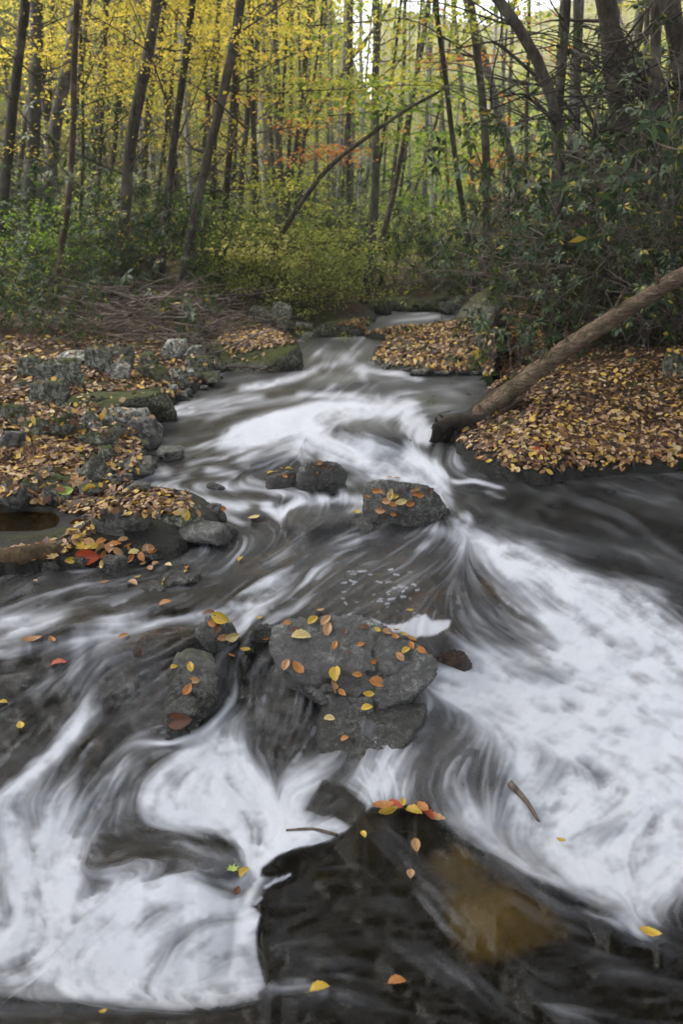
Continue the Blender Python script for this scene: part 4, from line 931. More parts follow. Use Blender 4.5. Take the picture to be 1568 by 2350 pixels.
TP([(1092,480),(1072,280),(1052,100),(1040,0)],17,12,9,'grey','thin grey trunk between bare dark trunk and dead conifer',None)
TP([(945,460),(990,330),(1010,240)],24,10,6,'dark','thin oblique stem over the far stream',None)
TP([(1285,560),(1285,300),(1262,180),(1225,90),(1140,0)],8.5,30,20,'dark','dark trunk arching to the left at the top of the thicket',None)
TP([(1272,500),(1278,250),(1292,100),(1300,0)],9,22,18,'dark','straight dark trunk right beside the arching one',None)
TP([(1335,500),(1328,250),(1330,0)],11,20,16,'grey','grey trunk between the arching trunk and the stout one','green')
TP([(1432,500),(1418,300),(1405,120),(1385,0)],9.6,50,44,'dark','stout dark trunk at the top right',None,sides=14)
TP([(1520,420),(1500,250),(1440,130),(1385,0)],8.8,24,18,'dark','crooked dark trunk crossing in front of the stout one',None)
TP([(1500,500),(1500,250),(1502,0)],8,26,22,'dark','second upright dark trunk from the right edge',None)
TP([(1562,520),(1556,250),(1545,0)],9.5,46,40,'dark','black trunk cut by the right edge of the picture',None,sides=14)
for k, (x0, y0, x1, y1, d, w_, bk, cr) in enumerate([(20,560,95,0,17,13,'grey','yellow'),(110,540,120,0,19,12,'dark',None),(150,500,205,0,17,14,'grey','yellow'),(182,560,190,200,14,9,'dark',None),(228,500,215,0,20,12,'pale',None),(250,470,300,0,18,13,'dark','lime'),
 (300,540,322,0,19,12,'grey',None),(318,480,310,60,22,10,'dark',None),(352,560,400,150,15,9,'dark',None),(395,520,388,0,21,11,'grey','yellow'),(455,520,500,0,19,11,'dark',None),(500,500,470,0,22,10,'grey',None),(530,480,560,0,20,12,'dark','yellow'),
 (590,480,575,0,23,10,'dark',None),(618,450,628,0,24,10,'grey',None),(630,520,655,150,17,9,'dark',None),(665,470,672,0,22,11,'dark','lime'),(672,500,730,120,18,9,'dark',None),(720,470,745,0,24,11,'grey',None),(755,480,760,0,26,10,'grey','lime'),
 (780,500,800,0,23,9,'dark',None),(820,540,830,0,25,11,'pale',None),(835,560,905,150,19,9,'dark',None),(912,560,950,200,20,8,'dark',None),(1000,450,1020,100,24,8,'grey',None),(1030,470,1010,130,22,8,'dark',None),(1210,430,1215,60,16,11,'dark',None),(1165,470,1180,0,19,10,'grey',None)]):
    tree_px([(x0,y0),((x0+x1)/2+TR.uniform(-7,7),(y0+y1)/2),(x1,y1)],d,w_,w_*.75,bk,'slim %s trunk among the front row of the stand' % ({'dark': 'dark', 'grey': 'grey', 'pale': 'pale'}[bk] + (' leafy' if cr else ' bare')),'' or cr,twigs=3,group='slim trunks of the front row')
for k in range(22):
    x0, y0 = TR.uniform(1180, 1600), TR.uniform(120, 420); dx_ = TR.choice([-1, -1, 1])*TR.uniform(90, 260); up = TR.uniform(-10, 160)
    tree_px([(x0,y0),(x0+dx_*.4,y0-up*.8-20),(x0+dx_,y0-up*.9+TR.uniform(-20,50))],TR.uniform(7.6,9.5),TR.uniform(5,10),2.5,'dark','bare dark branch arching through the tangle at the upper right',None,name='branch',group='bare arching branches at the upper right',extend=0,twigs=5,foot=False,cat='branch',sides=6)
# the bare arching stem over the stream, and the leaning dead one
TP([(640,535),(700,455),(755,375),(815,335),(880,285),(945,238),(1035,200)],13,19,8,'dark','dark bare stem arching out over the stream from the left bank',None,extend=.25,twigs=9)
TP([(622,470),(700,300),(790,160),(860,60),(905,0)],19,12,8,'dark','long thin leaning stem crossing the yellow trees',None,extend=1)
TP([(540,300),(515,360),(440,345),(370,240)],13.0,7,4,'dark','bent bare branch hanging in front of the pale trunk',None,foot=False,extend=0,twigs=3,cat='branch',name='branch')
# red-leaved spray on the middle trunk and the red one to the right
def spray(px, py, dist, rx, rz, m, n, ls, label, seed):
    rs = np.random.RandomState(seed); c = np.array(at(px, py, dist)); q = []
    k = n//30
    cen = rs.normal(size=(k, 3))*[rx, rx*.6, rz]*.55
    q = (cen[:, None] + rs.normal(size=(k, 30, 3))*[.28, .28, .05]).reshape(-1, 3)
    V, Fa, A_ = leaves(q, rs.normal(size=(len(q), 3))*.4+[0, 0, 1], rs.uniform(.7, 1.3, len(q))*ls, .7*ls, rs, rs.rand(len(q)))
    t = empty('tree_branch', tuple(c)); tag(t, label, 'branch'); link('foliage', mesh_np('foliage', V, Fa, m, False, {'tint': A_}), t)
    main = resample([[-rx*1.1, 0, -rz*.2], [-rx*.3, .1, .0], [rx*.4, 0, .05], [rx*1.1, .05, -.1]], 14); V, Fa = tube(main, np.linspace(.012, .003, 14), 5); mb = MB(); mb.add(V, Fa)
    for c_ in cen[::2]:
        b0 = main[np.argmin(np.abs(main[:, 0]-c_[0]+.2))]; V, Fa = tube(resample([b0, (b0+c_)*.5+[0, 0, .03], c_], 5), np.linspace(.005, .002, 5), 4); mb.add(V, Fa)
    mb.build('limb', BARK['dark'], t)
spray(735,285,15,1.0,.7,LEAFM['orange'],420,.10,'red and pink leaved branch hanging above the arching stem',4)
spray(1140,365,17,.5,.8,LEAFM['orange'],330,.11,'red-leaved branch behind the dead conifer',5)
spray(1060,130,14,1.3,.4,LEAFM['orange'],260,.09,'reddish leaf spray near the top, against the sky',6)
spray(420,30,14,1.6,.5,LEAFM['yellow'],1200,.07,'bright yellow leaf spray at the top beside the pale trunk',7)
spray(90,130,13,1.4,.5,LEAFM['yellow'],1200,.065,'yellow leaf spray across the stout mossy trunk at top left',8)
spray(330,190,14,1.3,.5,LEAFM['yellow'],900,.065,'golden leaf spray left of the slender leaning trunk',9)
spray(620,430,14,.9,.35,LEAFM['lime'],400,.09,'green-yellow spray over the left bushes',10)
spray(960,250,14,1.3,.5,LEAFM['green'],700,.10,'green leaf spray under the end of the arching stem',11)
spray(880,200,13,1.5,.4,LEAFM['lime'],700,.10,'pale green leaf spray above the end of the arching stem',12)
spray(1010,400,16,1.0,.6,LEAFM['green'],500,.10,'deep green leaf spray left of the bare dark trunk',13)
spray(600,120,13,1.2,.6,LEAFM['yellow'],600,.09,'yellow leaf spray over the middle group of trunks',14)
spray(990,40,12,1.5,.5,LEAFM['lime'],800,.09,'yellow-green leaves against the white sky at the top',15)

LEAFM['cream'] = leaf_material('pale_yellow_foliage', [(0, (.34, .33, .10)), (1, (.66, .58, .24))], .15, .5)
spray(590,565,12.2,.55,.28,LEAFM['cream'],240,.085,'pale cream-yellow leaf spray on top of the bright bush',16)
spray(760,560,13.2,.6,.3,LEAFM['lime'],260,.08,'pale green leaf spray over the bush near the arching stem',17)
# random trees of the stand, thinner and deeper
def free_tree(x, y, h, r, bark, crown, label, group, big=False, cs=1.0, limbs=True):
    label = label.replace('BARK', {'dark': 'dark-barked', 'grey': 'grey-barked', 'pale': 'pale-barked'}[bark]).replace('CROWN', {'yellow': 'yellow leaves', 'lime': 'yellow-green leaves', 'green': 'green leaves', 'orange': 'orange leaves', None: 'no low leaves'}[crown])
    g = gz(x, y); t = empty('tree', (x, y, g-.1)); tag(t, label, 'tree', group)
    lx, ly = TR.uniform(-.10, .12)*h, TR.uniform(-.05, .05)*h
    Q = resample([(0, 0, 0), (lx*.25+TR.uniform(-.1, .1), ly*.3, h*.33), (lx*.6, ly*.6, h*.66), (lx, ly, h)], 12)
    V, Fa = tube(Q, np.linspace(r, r*.35, 12), 7, .12, x); mb = MB(); mb.add(V, Fa); mb.build('trunk', BARK[bark], t)
    if crown: put_crown(t, (crown, TR.randrange(2)), (lx*.5, ly*.5, TR.uniform(-.3, 1.2)), TR.uniform(0, 6.28), (cs, cs, cs), big)
n_ = 0
while n_ < 92:
    y = TR.uniform(15, 34); x = (TR.uniform(-.47, .10) if n_ % 3 else TR.uniform(.1, .45))*(y+1)
    if abs(x-(.13*y-.2)) < 1.8 and y < 26: continue
    free_tree(x, y, TR.uniform(9, 14), TR.uniform(.035, .085), TR.choice(['dark', 'grey', 'dark', 'grey', 'pale']), (('yellow', 'lime', 'lime', 'yellow', 'green')[n_ % 5] if x < .12*y else ('lime', 'green', 'orange', 'yellow')[n_ % 4]) if (n_ % 5 < 2 and not .0 < x/y < .35) else None,
      'thin BARK tree with CROWN in the crowded stand behind the front trunks', 'thin trees of the stand beyond the bushes', cs=TR.uniform(.9, 1.3)) ; n_ += 1
n_ = 0
while n_ < 70:
    y = TR.uniform(34, 74); x = TR.uniform(-.56, .56)*y
    if x > -.04*y and (n_ % 6 or y > 48): n_ += 1; continue
    free_tree(x, y, TR.uniform(10, 15)*(.6 if x > .08*y else 1), TR.uniform(.09, .17), TR.choice(['grey', 'pale', 'dark']), ('yellow', 'lime', 'yellow', 'lime', 'green', 'orange')[n_ % 6],
      'BARK tree with CROWN standing on the far hillside', 'trees on the far hillside', True, TR.uniform(.8, 1.2)*(.6 if x > .08*y else 1)); n_ += 1
# unseen tall trees added round the viewpoint so their canopy shades the stream
for i, (x, y, c) in enumerate([(-4.5,-3,'lime'),(-6.5,2.5,'yellow'),(-8,7,'lime'),(-5.5,-8,'green'),(0,-6,'lime'),(5.5,-4,'green'),(7,1.5,'lime'),(8.5,6,'green'),(10,11,'lime'),(-11,12,'yellow'),(2,-11,'green'),(12,3,'lime'),(-12,5,'lime'),(4,-1,'yellow'),(-2,1,'lime'),(3.5,4.5,'lime'),(-9.5,-2,'green'),(10,-3,'lime')]):
    g = gz(x, y); t = empty('tree', (x, y, g-.2)); tag(t, 'unseen tall tree beside the viewpoint, added to shade the stream', 'tree', 'unseen shade trees added round the viewpoint')
    Q = resample([(0,0,0),(.3,.1,6),(.5,.5,12),(.6,.4,19)], 12); V, Fa = tube(Q, np.linspace(.22,.05,12), 10, .12, x); mb = MB(); mb.add(V, Fa); mb.build('trunk', BARK['grey'], t)
    put_crown(t, (c, 0), (-x*.25, 1.0-y*.1 if y < 4 else -1.5, 8.5), i*1.3, (1.5, 1.5, 1.0), True)
for i, (x, y, c, ox, oy) in enumerate([(-7,4.5,'lime',6.2,1),(7.5,8,'yellow',-6.5,1),(-9,10,'lime',8.2,2),(8.5,13,'lime',-7,0),(6.5,-1,'green',-5.5,4),(-6.5,-1,'lime',5,3.5)]):  # more added unseen trees, crowns pushed over the stream to block sky reflections
    g = gz(x, y); t = empty('tree', (x, y, g-.2)); tag(t, 'unseen tall tree beside the viewpoint, added to shade the stream', 'tree', 'unseen shade trees added round the viewpoint')
    Q = resample([(0,0,0),(ox*.1,.1,6),(ox*.4,oy*.4,11),(ox,oy,16)], 12); V, Fa = tube(Q, np.linspace(.2,.05,12), 10, .12, x); mb = MB(); mb.add(V, Fa); mb.build('trunk', BARK['grey'], t)
    put_crown(t, (c, 0), (ox, oy, 9.5), i*1.7, (1.35, 1.35, .75), True)
# far hillside woodland: one mass of leaf clumps
rs = np.random.RandomState(77); nC = 3000
yy = rs.uniform(30, 105, nC); xx = rs.uniform(-.62, .62, nC)*yy
kp = ~((xx > .0) & (xx < .45*yy) & (yy > 55)); yy, xx = yy[kp], xx[kp]
C_, T_ = [], []
for x, y in zip(xx, yy):
    lim = 8.0 if x < .0*y else (3.0 if x < .17*y else 2.0)
    g = gz(float(x), float(y)) + rs.rand()**1.3*lim
    n1 = float(fbm(x*.11, y*.11, g*.2, 2)); k = 26
    C_.append(np.array([x, y, g]) + rs.normal(size=(k, 3))*[1.1, 1.1, .45]); T_.append(np.clip(.2 + (n1-.3)*1.1 + rs.normal(size=k)*.13, 0, .93))
C_ = np.concatenate(C_); T_ = np.concatenate(T_)
LEAFM['far'] = leaf_material('far_autumn_foliage', [(0, (.06, .10, .025)), (.35, (.15, .20, .04)), (.6, (.34, .33, .06)), (.85, (.48, .37, .07)), (.93, (.42, .20, .08))], .1, .45)
V, Fa, A_ = leaves(C_, rs.normal(size=(len(C_), 3))*.5+[0, -.3, .8], rs.uniform(.18, .42, len(C_)), rs.uniform(.12, .26, len(C_)), rs, T_)
tag(link('distant_woodland', mesh_np('distant_woodland', V, Fa, LEAFM['far'], False, {'tint': A_})), 'hazy yellow-green woodland covering the far hillside', 'woodland', None, 'stuff')

# ---------------------------------------------------------------- shrubs
def whorl_leaves(C, D_, per, L_, W_, rs):
    """rosettes of long leathery leaves round tip D_"""
    n = len(C); V = []; 
    ref = rs.normal(size=(n, 3)); a = np.cross(D_, ref); a /= np.linalg.norm(a, axis=1, keepdims=True)+1e-9; b = np.cross(D_, a)
    for k in range(per):
        th = k*6.283/per + rs.rand(n)*.6; out = a*np.cos(th)[:, None] + b*np.sin(th)[:, None]
        dr = out*.92 + D_*rs.uniform(-.25, .5, n)[:, None] - np.array([0, 0, .25]); dr /= np.linalg.norm(dr, axis=1, keepdims=True)
        sd = np.cross(dr, D_); sd /= np.linalg.norm(sd, axis=1, keepdims=True)+1e-9
        l = (L_*rs.uniform(.7, 1.2, n))[:, None]; wv = W_*rs.uniform(.8, 1.2, n)[:, None]
        p0 = C + dr*.01; m1 = C + dr*l*.5 + sd*wv*.5; p2 = C + dr*l - np.array([0, 0, 1])*l*.12; m2 = C + dr*l*.5 - sd*wv*.5
        V.append(np.stack([p0, m1, p2, m2], 1))
    V = np.concatenate(V).reshape(-1, 3); m = n*per
    return V, np.arange(4*m).reshape(m, 4), np.repeat(rs.rand(m), 4)
def shrub_mesh(seed, h, spread, nst, ntips, leafL, leafW, m, whorl=True, lean=(0, 0), twist=.5, bark='twig'):
    rs = np.random.RandomState(seed); mb = MB(); tips, dirs = [], []
    for s_ in range(nst):
        a = rs.rand()*6.283; p = np.array([math.cos(a), math.sin(a), 0])*rs.uniform(0, .3)*spread; d = np.array([math.cos(a)*.6+lean[0], math.sin(a)*.6+lean[1], 1.0]); d /= np.linalg.norm(d)
        L0 = h*rs.uniform(.6, 1.15); st = 9; pts = [p]
        for i in range(st):
            d = d + rs.normal(size=3)*twist*.35; d[2] = max(d[2], .05 if i > 4 else .3); d /= np.linalg.norm(d); p = p + d*L0/st; pts.append(p)
        r_ = rs.uniform(.004, .011)*h/2.2; V, Fa = tube(resample(pts, 14), np.linspace(r_, .003, 14), 5); mb.add(V, Fa)
        for b_ in range(max(1, ntips//nst)):
            i = rs.randint(3, st+1); q = pts[i]; bd = d*.3 + rs.normal(size=3)*.8; bd[2] += .15; bd /= np.linalg.norm(bd); l = rs.uniform(.2, .75)*spread*.6
            e_ = q + bd*l + rs.normal(size=3)*.08; V, Fa = tube(resample([q, (q+e_)/2+rs.normal(size=3)*.07, e_], 5), [.0045, .004, .0035, .003, .0025], 4, cap=False); mb.add(V, Fa)
            tips.append(e_); dirs.append(bd)
    tips = np.array(tips); dirs = np.array(dirs)
    sm = mesh_np('stems', np.concatenate(mb.V), np.concatenate([f[f[:, 2] != f[:, 3]] for f in mb.F]), BARK[bark])
    if whorl: V, Fa, A_ = whorl_leaves(tips, dirs, 7, leafL, leafW, rs)
    else:
        k = 16; C = np.repeat(tips, k, 0) + rs.normal(size=(len(tips)*k, 3))*[.15, .15, .06]; V, Fa, A_ = leaves(C, rs.normal(size=C.shape)*.45+[0, 0, 1], leafL*rs.uniform(.7, 1.2, len(C)), leafW, rs, np.clip(np.repeat(rs.rand(len(tips)), k)*.6+rs.rand(len(C))*.4, 0, 1))
    return sm, mesh_np('foliage', V, Fa, m, False, {'tint': A_})
SH = {('rhodo', k): shrub_mesh(200+k, 2.6, 1.3, 18, 420, .120, .038, LEAFM['rhodo'], lean=(-.15, -.1) if k < 2 else (0, 0), twist=.75) for k in range(3)}
SH[('tangle', 0)] = shrub_mesh(230, 2.7, 1.5, 40, 640, .085, .030, LEAFM['rhodo'], lean=(-.12, -.1), twist=1.15)
SH[('tangle', 1)] = shrub_mesh(231, 2.8, 1.5, 40, 600, .085, .030, LEAFM['rhodo'], lean=(-.0, -.1), twist=1.2)
SH[('bush', 0)] = shrub_mesh(240, 1.7, 1.5, 16, 200, .075, .042, LEAFM['bush'], False, twist=.5, bark='dark')
SH[('bush', 1)] = shrub_mesh(241, 1.9, 1.7, 14, 170, .085, .045, LEAFM['bush'], False, twist=.5, bark='dark')
SH[('dbush', 0)] = shrub_mesh(242, 1.8, 1.4, 16, 200, .07, .036, LEAFM['green'], False, twist=.5, bark='dark')
SH[('small', 0)] = shrub_mesh(250, .8, .7, 9, 46, .115, .036, LEAFM['rhodo'], twist=.5)
def shrub(kind, x, y, sc, rz, label, cat='shrub', group=None, dz=0, name='shrub'):
    sm, fm = SH[kind]; t = empty(name, (x, y, gz(x, y)-.06+dz)); t.rotation_euler.z = rz; t.scale = (sc, sc, sc); tag(t, label, cat, group)
    link('stems', sm, t); link('foliage', fm, t); return t
def shrub_at(kind, px, py, dist, sc, rz, label, **k): p = at(px, py, dist); return shrub(kind, p.x, dist, sc, rz, label, **k)
SR = random.Random(21)
# the thicket on the right
for i, (px, d, sc, k, lb) in enumerate([
 (1540, 7.3, .72, ('tangle', 1), 'tangled evergreen shrub overhanging the fallen log at its upper end'),
 (1660, 6.9, .8, ('tangle', 0), 'tangled evergreen shrub cut by the right edge of the picture'),
 (1440, 8.0, .85, ('tangle', 0), 'big tangled rhododendron in front of the stout dark trunk'),
 (1570, 8.4, 1.1, ('tangle', 1), 'tallest dark rhododendron behind the black edge trunk'),
 (1400, 8.8, .76, ('tangle', 1), 'tangled rhododendron below the arching dark trunk'),
 (1400, 9.6, .62, ('tangle', 0), 'twiggy rhododendron left of the arching dark trunk, over the leaning slab'),
 (1225, 13.0, .7, ('rhodo', 0), 'leafy rhododendron right of the dead conifer'),
 (1205, 14.4, .6, ('rhodo', 1), 'leafy rhododendron at the foot of the dead conifer'),
 (1075, 15.5, .55, ('rhodo', 2), 'low rhododendron nearest the far stream on the right bank'),
 (1110, 15.0, .6, ('rhodo', 0), 'rhododendron behind the bare dark trunk'),
 (1370, 11.5, 1.0, ('rhodo', 1), 'tall rhododendron in the back row of the right thicket'),
 (1420, 10.5, 1.2, ('rhodo', 2), 'tall rhododendron behind the stout dark trunk'),
 (1530, 10.0, 1.45, ('rhodo', 0), 'tall dark rhododendron filling the upper right corner'),
 (1345, 9.2, .36, ('tangle', 0), 'small twiggy shrub leaning over the pale mossy slab'),
 (1420, 7.9, .42, ('rhodo', 2), 'small leafy rhododendron behind the middle of the fallen log')]):
    shrub_at(k, px, 700, d, sc, SR.uniform(-.5, .5), lb)
shrub_at(('small', 0), 1175, 845, 7.2, .8, .3, 'low shiny-leaved seedling on the leaf-covered jutting rock', dz=.1)
shrub_at(('small', 0), 1060, 860, 7.3, .55, 1.3, 'small evergreen sprig overhanging the water left of the fallen log', dz=.1)
shrub_at(('small', 0), 1145, 780, 8.6, .9, 2.0, 'evergreen seedling among leaves below the pale mossy slab', dz=.1)
# the left bank
for i, (px, d, sc, k, lb) in enumerate([
 (405, 9.6, .95, ('small', 0), 'small evergreen sapling in front of the brush pile'),
 (130, 9.2, .45, ('rhodo', 1), 'dark evergreen shrub standing before the leftmost trunks'),
 (-20, 9.5, .5, ('rhodo', 0), 'evergreen shrub cut by the left edge'),
 (60, 11.5, .9, ('dbush', 0), 'green leafy bush behind the left edge trunks'),
 (250, 11.5, .75, ('rhodo', 2), 'evergreen shrub at the foot of the trunk with torn bark'),
 (340, 13.0, .9, ('rhodo', 0), 'evergreen shrub left of the slender leaning trunk'),
 (130, 14.0, 1.2, ('rhodo', 1), 'tall evergreen shrub between the left trunks'),
 (400, 15.0, 1.0, ('dbush', 0), 'green bush behind the pale trunk'),
 (300, 16.5, 1.2, ('bush', 1), 'yellow-green bush behind the left evergreen shrubs'),
 (480, 14.5, .85, ('rhodo', 2), 'evergreen shrub right of the strong leaning trunk'),
 (560, 13.6, .9, ('dbush', 0), 'dark green bush left of the bright bush'),
 (625, 12.8, .82, ('bush', 0), 'bright yellow-green bush at the end of the brush pile'),
 (700, 12.8, .80, ('bush', 1), 'bright green bush spreading toward the stream'),
 (765, 14.4, .72, ('bush', 0), 'light green bush beside the far stream bend'),
 (660, 16.5, 1.0, ('bush', 1), 'tall yellow-green bush behind the bright bushes'),
 (905, 18.0, 1.15, ('dbush', 0), 'green bush right of the tall grey trunk'),
 (960, 20.0, 1.0, ('bush', 0), 'yellowish bush at the head of the valley'),
 (730, 11.6, .45, ('bush', 1), 'low fern-green bush on the bank above the upper lip'),
 (1010, 17.5, .9, ('rhodo', 1), 'dark rhododendron across the far stream'),
 (500, 17.5, 1.1, ('rhodo', 0), 'evergreen shrub in the back row of the left bank')]):
    shrub_at(k, px, 700, d, sc, SR.uniform(0, 6.28), lb)
for i in range(34):
    y = SR.uniform(15, 30); x = SR.uniform(-.5, .42)*y
    if abs(x-.13*y) < 1.6: continue
    shrub([('rhodo', 0), ('bush', 1), ('dbush', 0), ('rhodo', 2)][i % 4], x, y, SR.uniform(.8, 1.3), SR.uniform(0, 6.28), ['dark evergreen', 'bright yellow-green', 'mid-green', 'low evergreen'][i % 4]+' bush deep in the wood behind the front trunks', group='undergrowth bushes deep in the wood')

# ---------------------------------------------------------------- logs, stump, brush, sticks
def log(line, w0, w1, bark, label, sides=20, lump=.1, name='fallen_log', cat='log', n=30, branches=()):
    pts = [Vector(p) if len(p) == 3 else None for p in line]; Q = resample(pts, n)
    org = Vector(Q[0]); Q = Q - Q[0]; rad = np.linspace(w0/2, w1/2, n)
    Q[1:-1] += (np.stack([fbm(np.linspace(0, 4, n), 3.3, 1.0), fbm(np.linspace(0, 4, n), 7.3, 1.0), fbm(np.linspace(0, 4, n), 5.3, 1.0)], 1)[1:-1]-.5)*w0*.5
    t = empty(name, org); tag(t, label, cat); mb = MB(); V, Fa = tube(Q, rad, sides, lump, w0*9); mb.add(V, Fa); mb.build('trunk', BARK[bark], t)
    return t, Q
h1 = gray(1100, 962)[0]; 
A0 = Vector((h1.x, h1.y, h1.z+.04)); dA = A0.y
B0 = at(1300, 800, dA-.15); C0 = at(1525, 655, dA-.4); D0 = at(1700, 560, dA-.5)
lg, Q = log([A0, B0, C0, D0], 44*dA/F, 28*dA/F, 'log', 'long rough brown log leaning from the right bank up into the thicket', 28, .26, n=70)
mb = MB()
for pl in ([(1150,945),(1185,925),(1205,905),(1210,880)], [(1120,968),(1160,945),(1190,928),(1210,925)]):
    V, Fa = tube(resample([at(x, y, dA-.1) for x, y in pl], 10), np.linspace(.022, .012, 10), 7, .3, 3); mb.add(V, Fa)
o = mb.build('broken_branch', BARK['wetlog'])
tag(o, 'short black broken branch lying under the lower end of the log', 'branch')
for k, (i_, l_) in enumerate(((16, .16), (27, .10), (38, .22), (50, .14))):
    q = Q[i_]; V, Fa = tube(resample([q, q+np.array([(-1)**k*.03, -.04, l_*.6]), q+np.array([(-1)**k*.06, -.07, l_])], 6), [.022, .018, .014, .012, .01, .006], 7, .3, k); mb_ = MB(); mb_.add(V, Fa); mb_.build('branch_stub', BARK['log'], lg)
# black stump / root at the water
mb = MB(); dS = float(hitw(1020, 1015, 0)[1])
for k, (pl, r0, r1) in enumerate([([(1135,962),(1095,966),(1050,966),(1022,972),(1008,985)], .045, .05), ([(1012,975),(1004,995),(992,1020)], .05, .03), ([(1030,975),(1022,1000),(1012,1026)], .05, .03), ([(1060,975),(1050,1000),(1045,1022)], .06, .045),
  ([(1090,972),(1080,995),(1072,1012)], .06, .045), ([(1008,975),(1000,964),(1002,955)], .02, .005), ([(1022,970),(1018,958),(1008,951)], .014, .004), ([(1040,966),(1046,956),(1060,952)], .014, .005), ([(995,1012),(986,1010),(980,1016)], .012, .004), ([(1000,985),(990,982)], .014, .005)]):
    V, Fa = tube(resample([at(x, y, dS+.02+.01*k) for x, y in pl], 12), np.linspace(r0, r1, 12), 12, .6, r0*50+k); mb.add(V, Fa)
tag(mb.build('stump', BARK['black']), 'black rotten root stump at the water edge below the log', 'stump')
hL = hitw(60, 1282, .05); hR = hitw(190, 1258, .05)
log([(hL[0]-1.2, hL[1]-.12, hL[2]+.0), (hL[0], hL[1], hL[2]+.01), (hR[0], hR[1], hR[2]+.01), (hR[0]+.06, hR[1]+.04, hR[2])], .14, .085, 'brown', 'half-rotten log with leaves on top lying beside the amber pool', 18, .12)
def stick(p0, p1, r0, r1, label, bark='twig'):
    mb = MB(); m_ = (Vector(p0)+Vector(p1))/2 + Vector((.004, .01, .008)); V, Fa = tube(resample([p0, m_, p1], 9), np.linspace(r0, r1, 9), 7, .3, 5); mb.add(V, Fa); tag(mb.build('stick', BARK[bark]), label, 'stick')
def wz(px, py, up=.0):
    i = int(np.clip((px-U0)/ST, 0, NX-1)); j = int(np.clip((py-V0)/ST, 0, NY-1)); return Vector(Wp[j, i]) + Vector((0, 0, up))
stick(wz(1168,1808,.015), wz(1242,1882,-.004), .011, .004, 'brown stick standing out of the white pool on the right')
stick(wz(658,1908,.004), wz(775,1928,.012), .003, .005, 'thin grey twig across the white water in the left half')
mb = MB(); br = random.Random(9); bp = []
for i in range(600):
    px, py = br.gauss(370, 115), br.uniform(700, 805)
    if px < 130 or px > 600: continue
    if py < 700 and br.random() < .35: py += 50
    d = br.uniform(8.6, 11.5) if py > 720 else br.uniform(9.5, 12.5)
    p = at(px, py, d); g = gz(p.x, p.y); p.z = g + br.random()**1.8*(.5 if px > 250 else .35)
    a = br.gauss(0, .5) + (math.pi if br.random() < .5 else 0); l = br.uniform(.2, .85); up = br.gauss(.05, .22)
    q = [p, p+Vector((math.cos(a)*l*.5, math.sin(a)*l*.5, up*l*.5+br.gauss(0, .06))), p+Vector((math.cos(a+br.gauss(0, .3))*l, math.sin(a)*l, up*l))]
    V, Fa = tube(resample(q, 6), np.linspace(br.choice([.004, .005, .008, .014]), .004, 6), 5, 0, 0, False); mb.add(V, Fa)
V = np.concatenate(mb.V); Fa = np.concatenate(mb.F)
tag(link('brush_pile', mesh_np('brush_pile', V, Fa, BARK['twig'])), 'heap of dead grey-brown twigs driftwood on the left bank', 'brush pile', None, 'stuff')
# ---------------------------------------------------------------- fallen leaves
ALL = make_bvh()
def leaf_mesh(seed, wid=.56, curl=.18, maple=False):
    """a beech-like leaf one unit long, with veins, a fold and a stalk"""
    rs = np.random.RandomState(seed); n = 13; V, Fa = [], []
    for i in range(n):
        t = i/(n-1); x = t-.5
        hw = wid*.5*(math.sin(math.pi*t**.85)**.8)*(1+.07*math.sin(i*2.6+seed)) + .004
        if maple: hw = wid*.62*(.25+.75*abs(math.sin(t*3.14*1.0)))*(1.0 if i % 3 else .5)*(1-t*.25) + .004
        z0 = curl*(x*x*1.6)*(1 if seed % 2 else -.7) + rs.normal()*.006
        for s_ in (-1, -.5, 0, .5, 1):
            V.append((x, hw*s_, z0 + abs(s_)**1.5*hw*(.45+.3*curl) + .018*math.sin(i*1.9+s_*3+seed)))
    for i in range(n-1):
        for k in range(4): a = i*5+k; Fa.append((a, a+1, a+6, a+5))
    b = len(V)
    for i in range(4):
        x = -.5 - i*.07; z = V[2][2] + i*i*.012*(1 if seed % 2 else -.3)
        V += [(x, -.008, z), (x, .008, z)]
    for i in range(3): Fa.append((b+2*i, b+2*i+1, b+2*i+3, b+2*i+2))
    return np.array(V, float), np.array(Fa)
def lobed_leaf(seed):
    rs = np.random.RandomState(seed); ang_ = [180, 150, 128, 105, 88, 68, 48, 30, 14, 0]; rr = [.16, .30, .20, .46, .27, .52, .30, .44, .34, .62]
    a = np.radians(np.array([180-x for x in ang_] )); half = [(math.cos(math.radians(q)), math.sin(math.radians(q)), r) for q, r in zip([0, 16, 30, 48, 66, 86, 106, 128, 150, 178], [.62, .30, .34, .56, .27, .50, .24, .36, .18, .12])]
    out = [(x*r, y*r) for x, y, r in half] + [(x*r, -y*r) for x, y, r in half[::-1][:-1]]
    n = len(out); V = [(-.05, 0, 0)]
    for k, f in ((0, .5), (1, 1.0)):
        for x, y in out: V.append((-.05+(x+.05)*f, y*f, .10*f*f*(x*x*2 + abs(y)) + rs.normal()*.012*f))
    Fa = [(0, 1+i, 1+(i+1) % n, 1+(i+1) % n) for i in range(n)] + [(1+i, 1+n+i, 1+n+(i+1) % n, 1+(i+1) % n) for i in range(n)]
    return np.array(V, float), np.array(Fa)
LSH = [leaf_mesh(k, w_, c_, m_) for k, (w_, c_, m_) in enumerate([(.56, .25, 0), (.50, .5, 0), (.62, .15, 0), (.46, .8, 0), (.56, -.4, 0)])]
LSH.append(lobed_leaf(3))
LMESH = {}
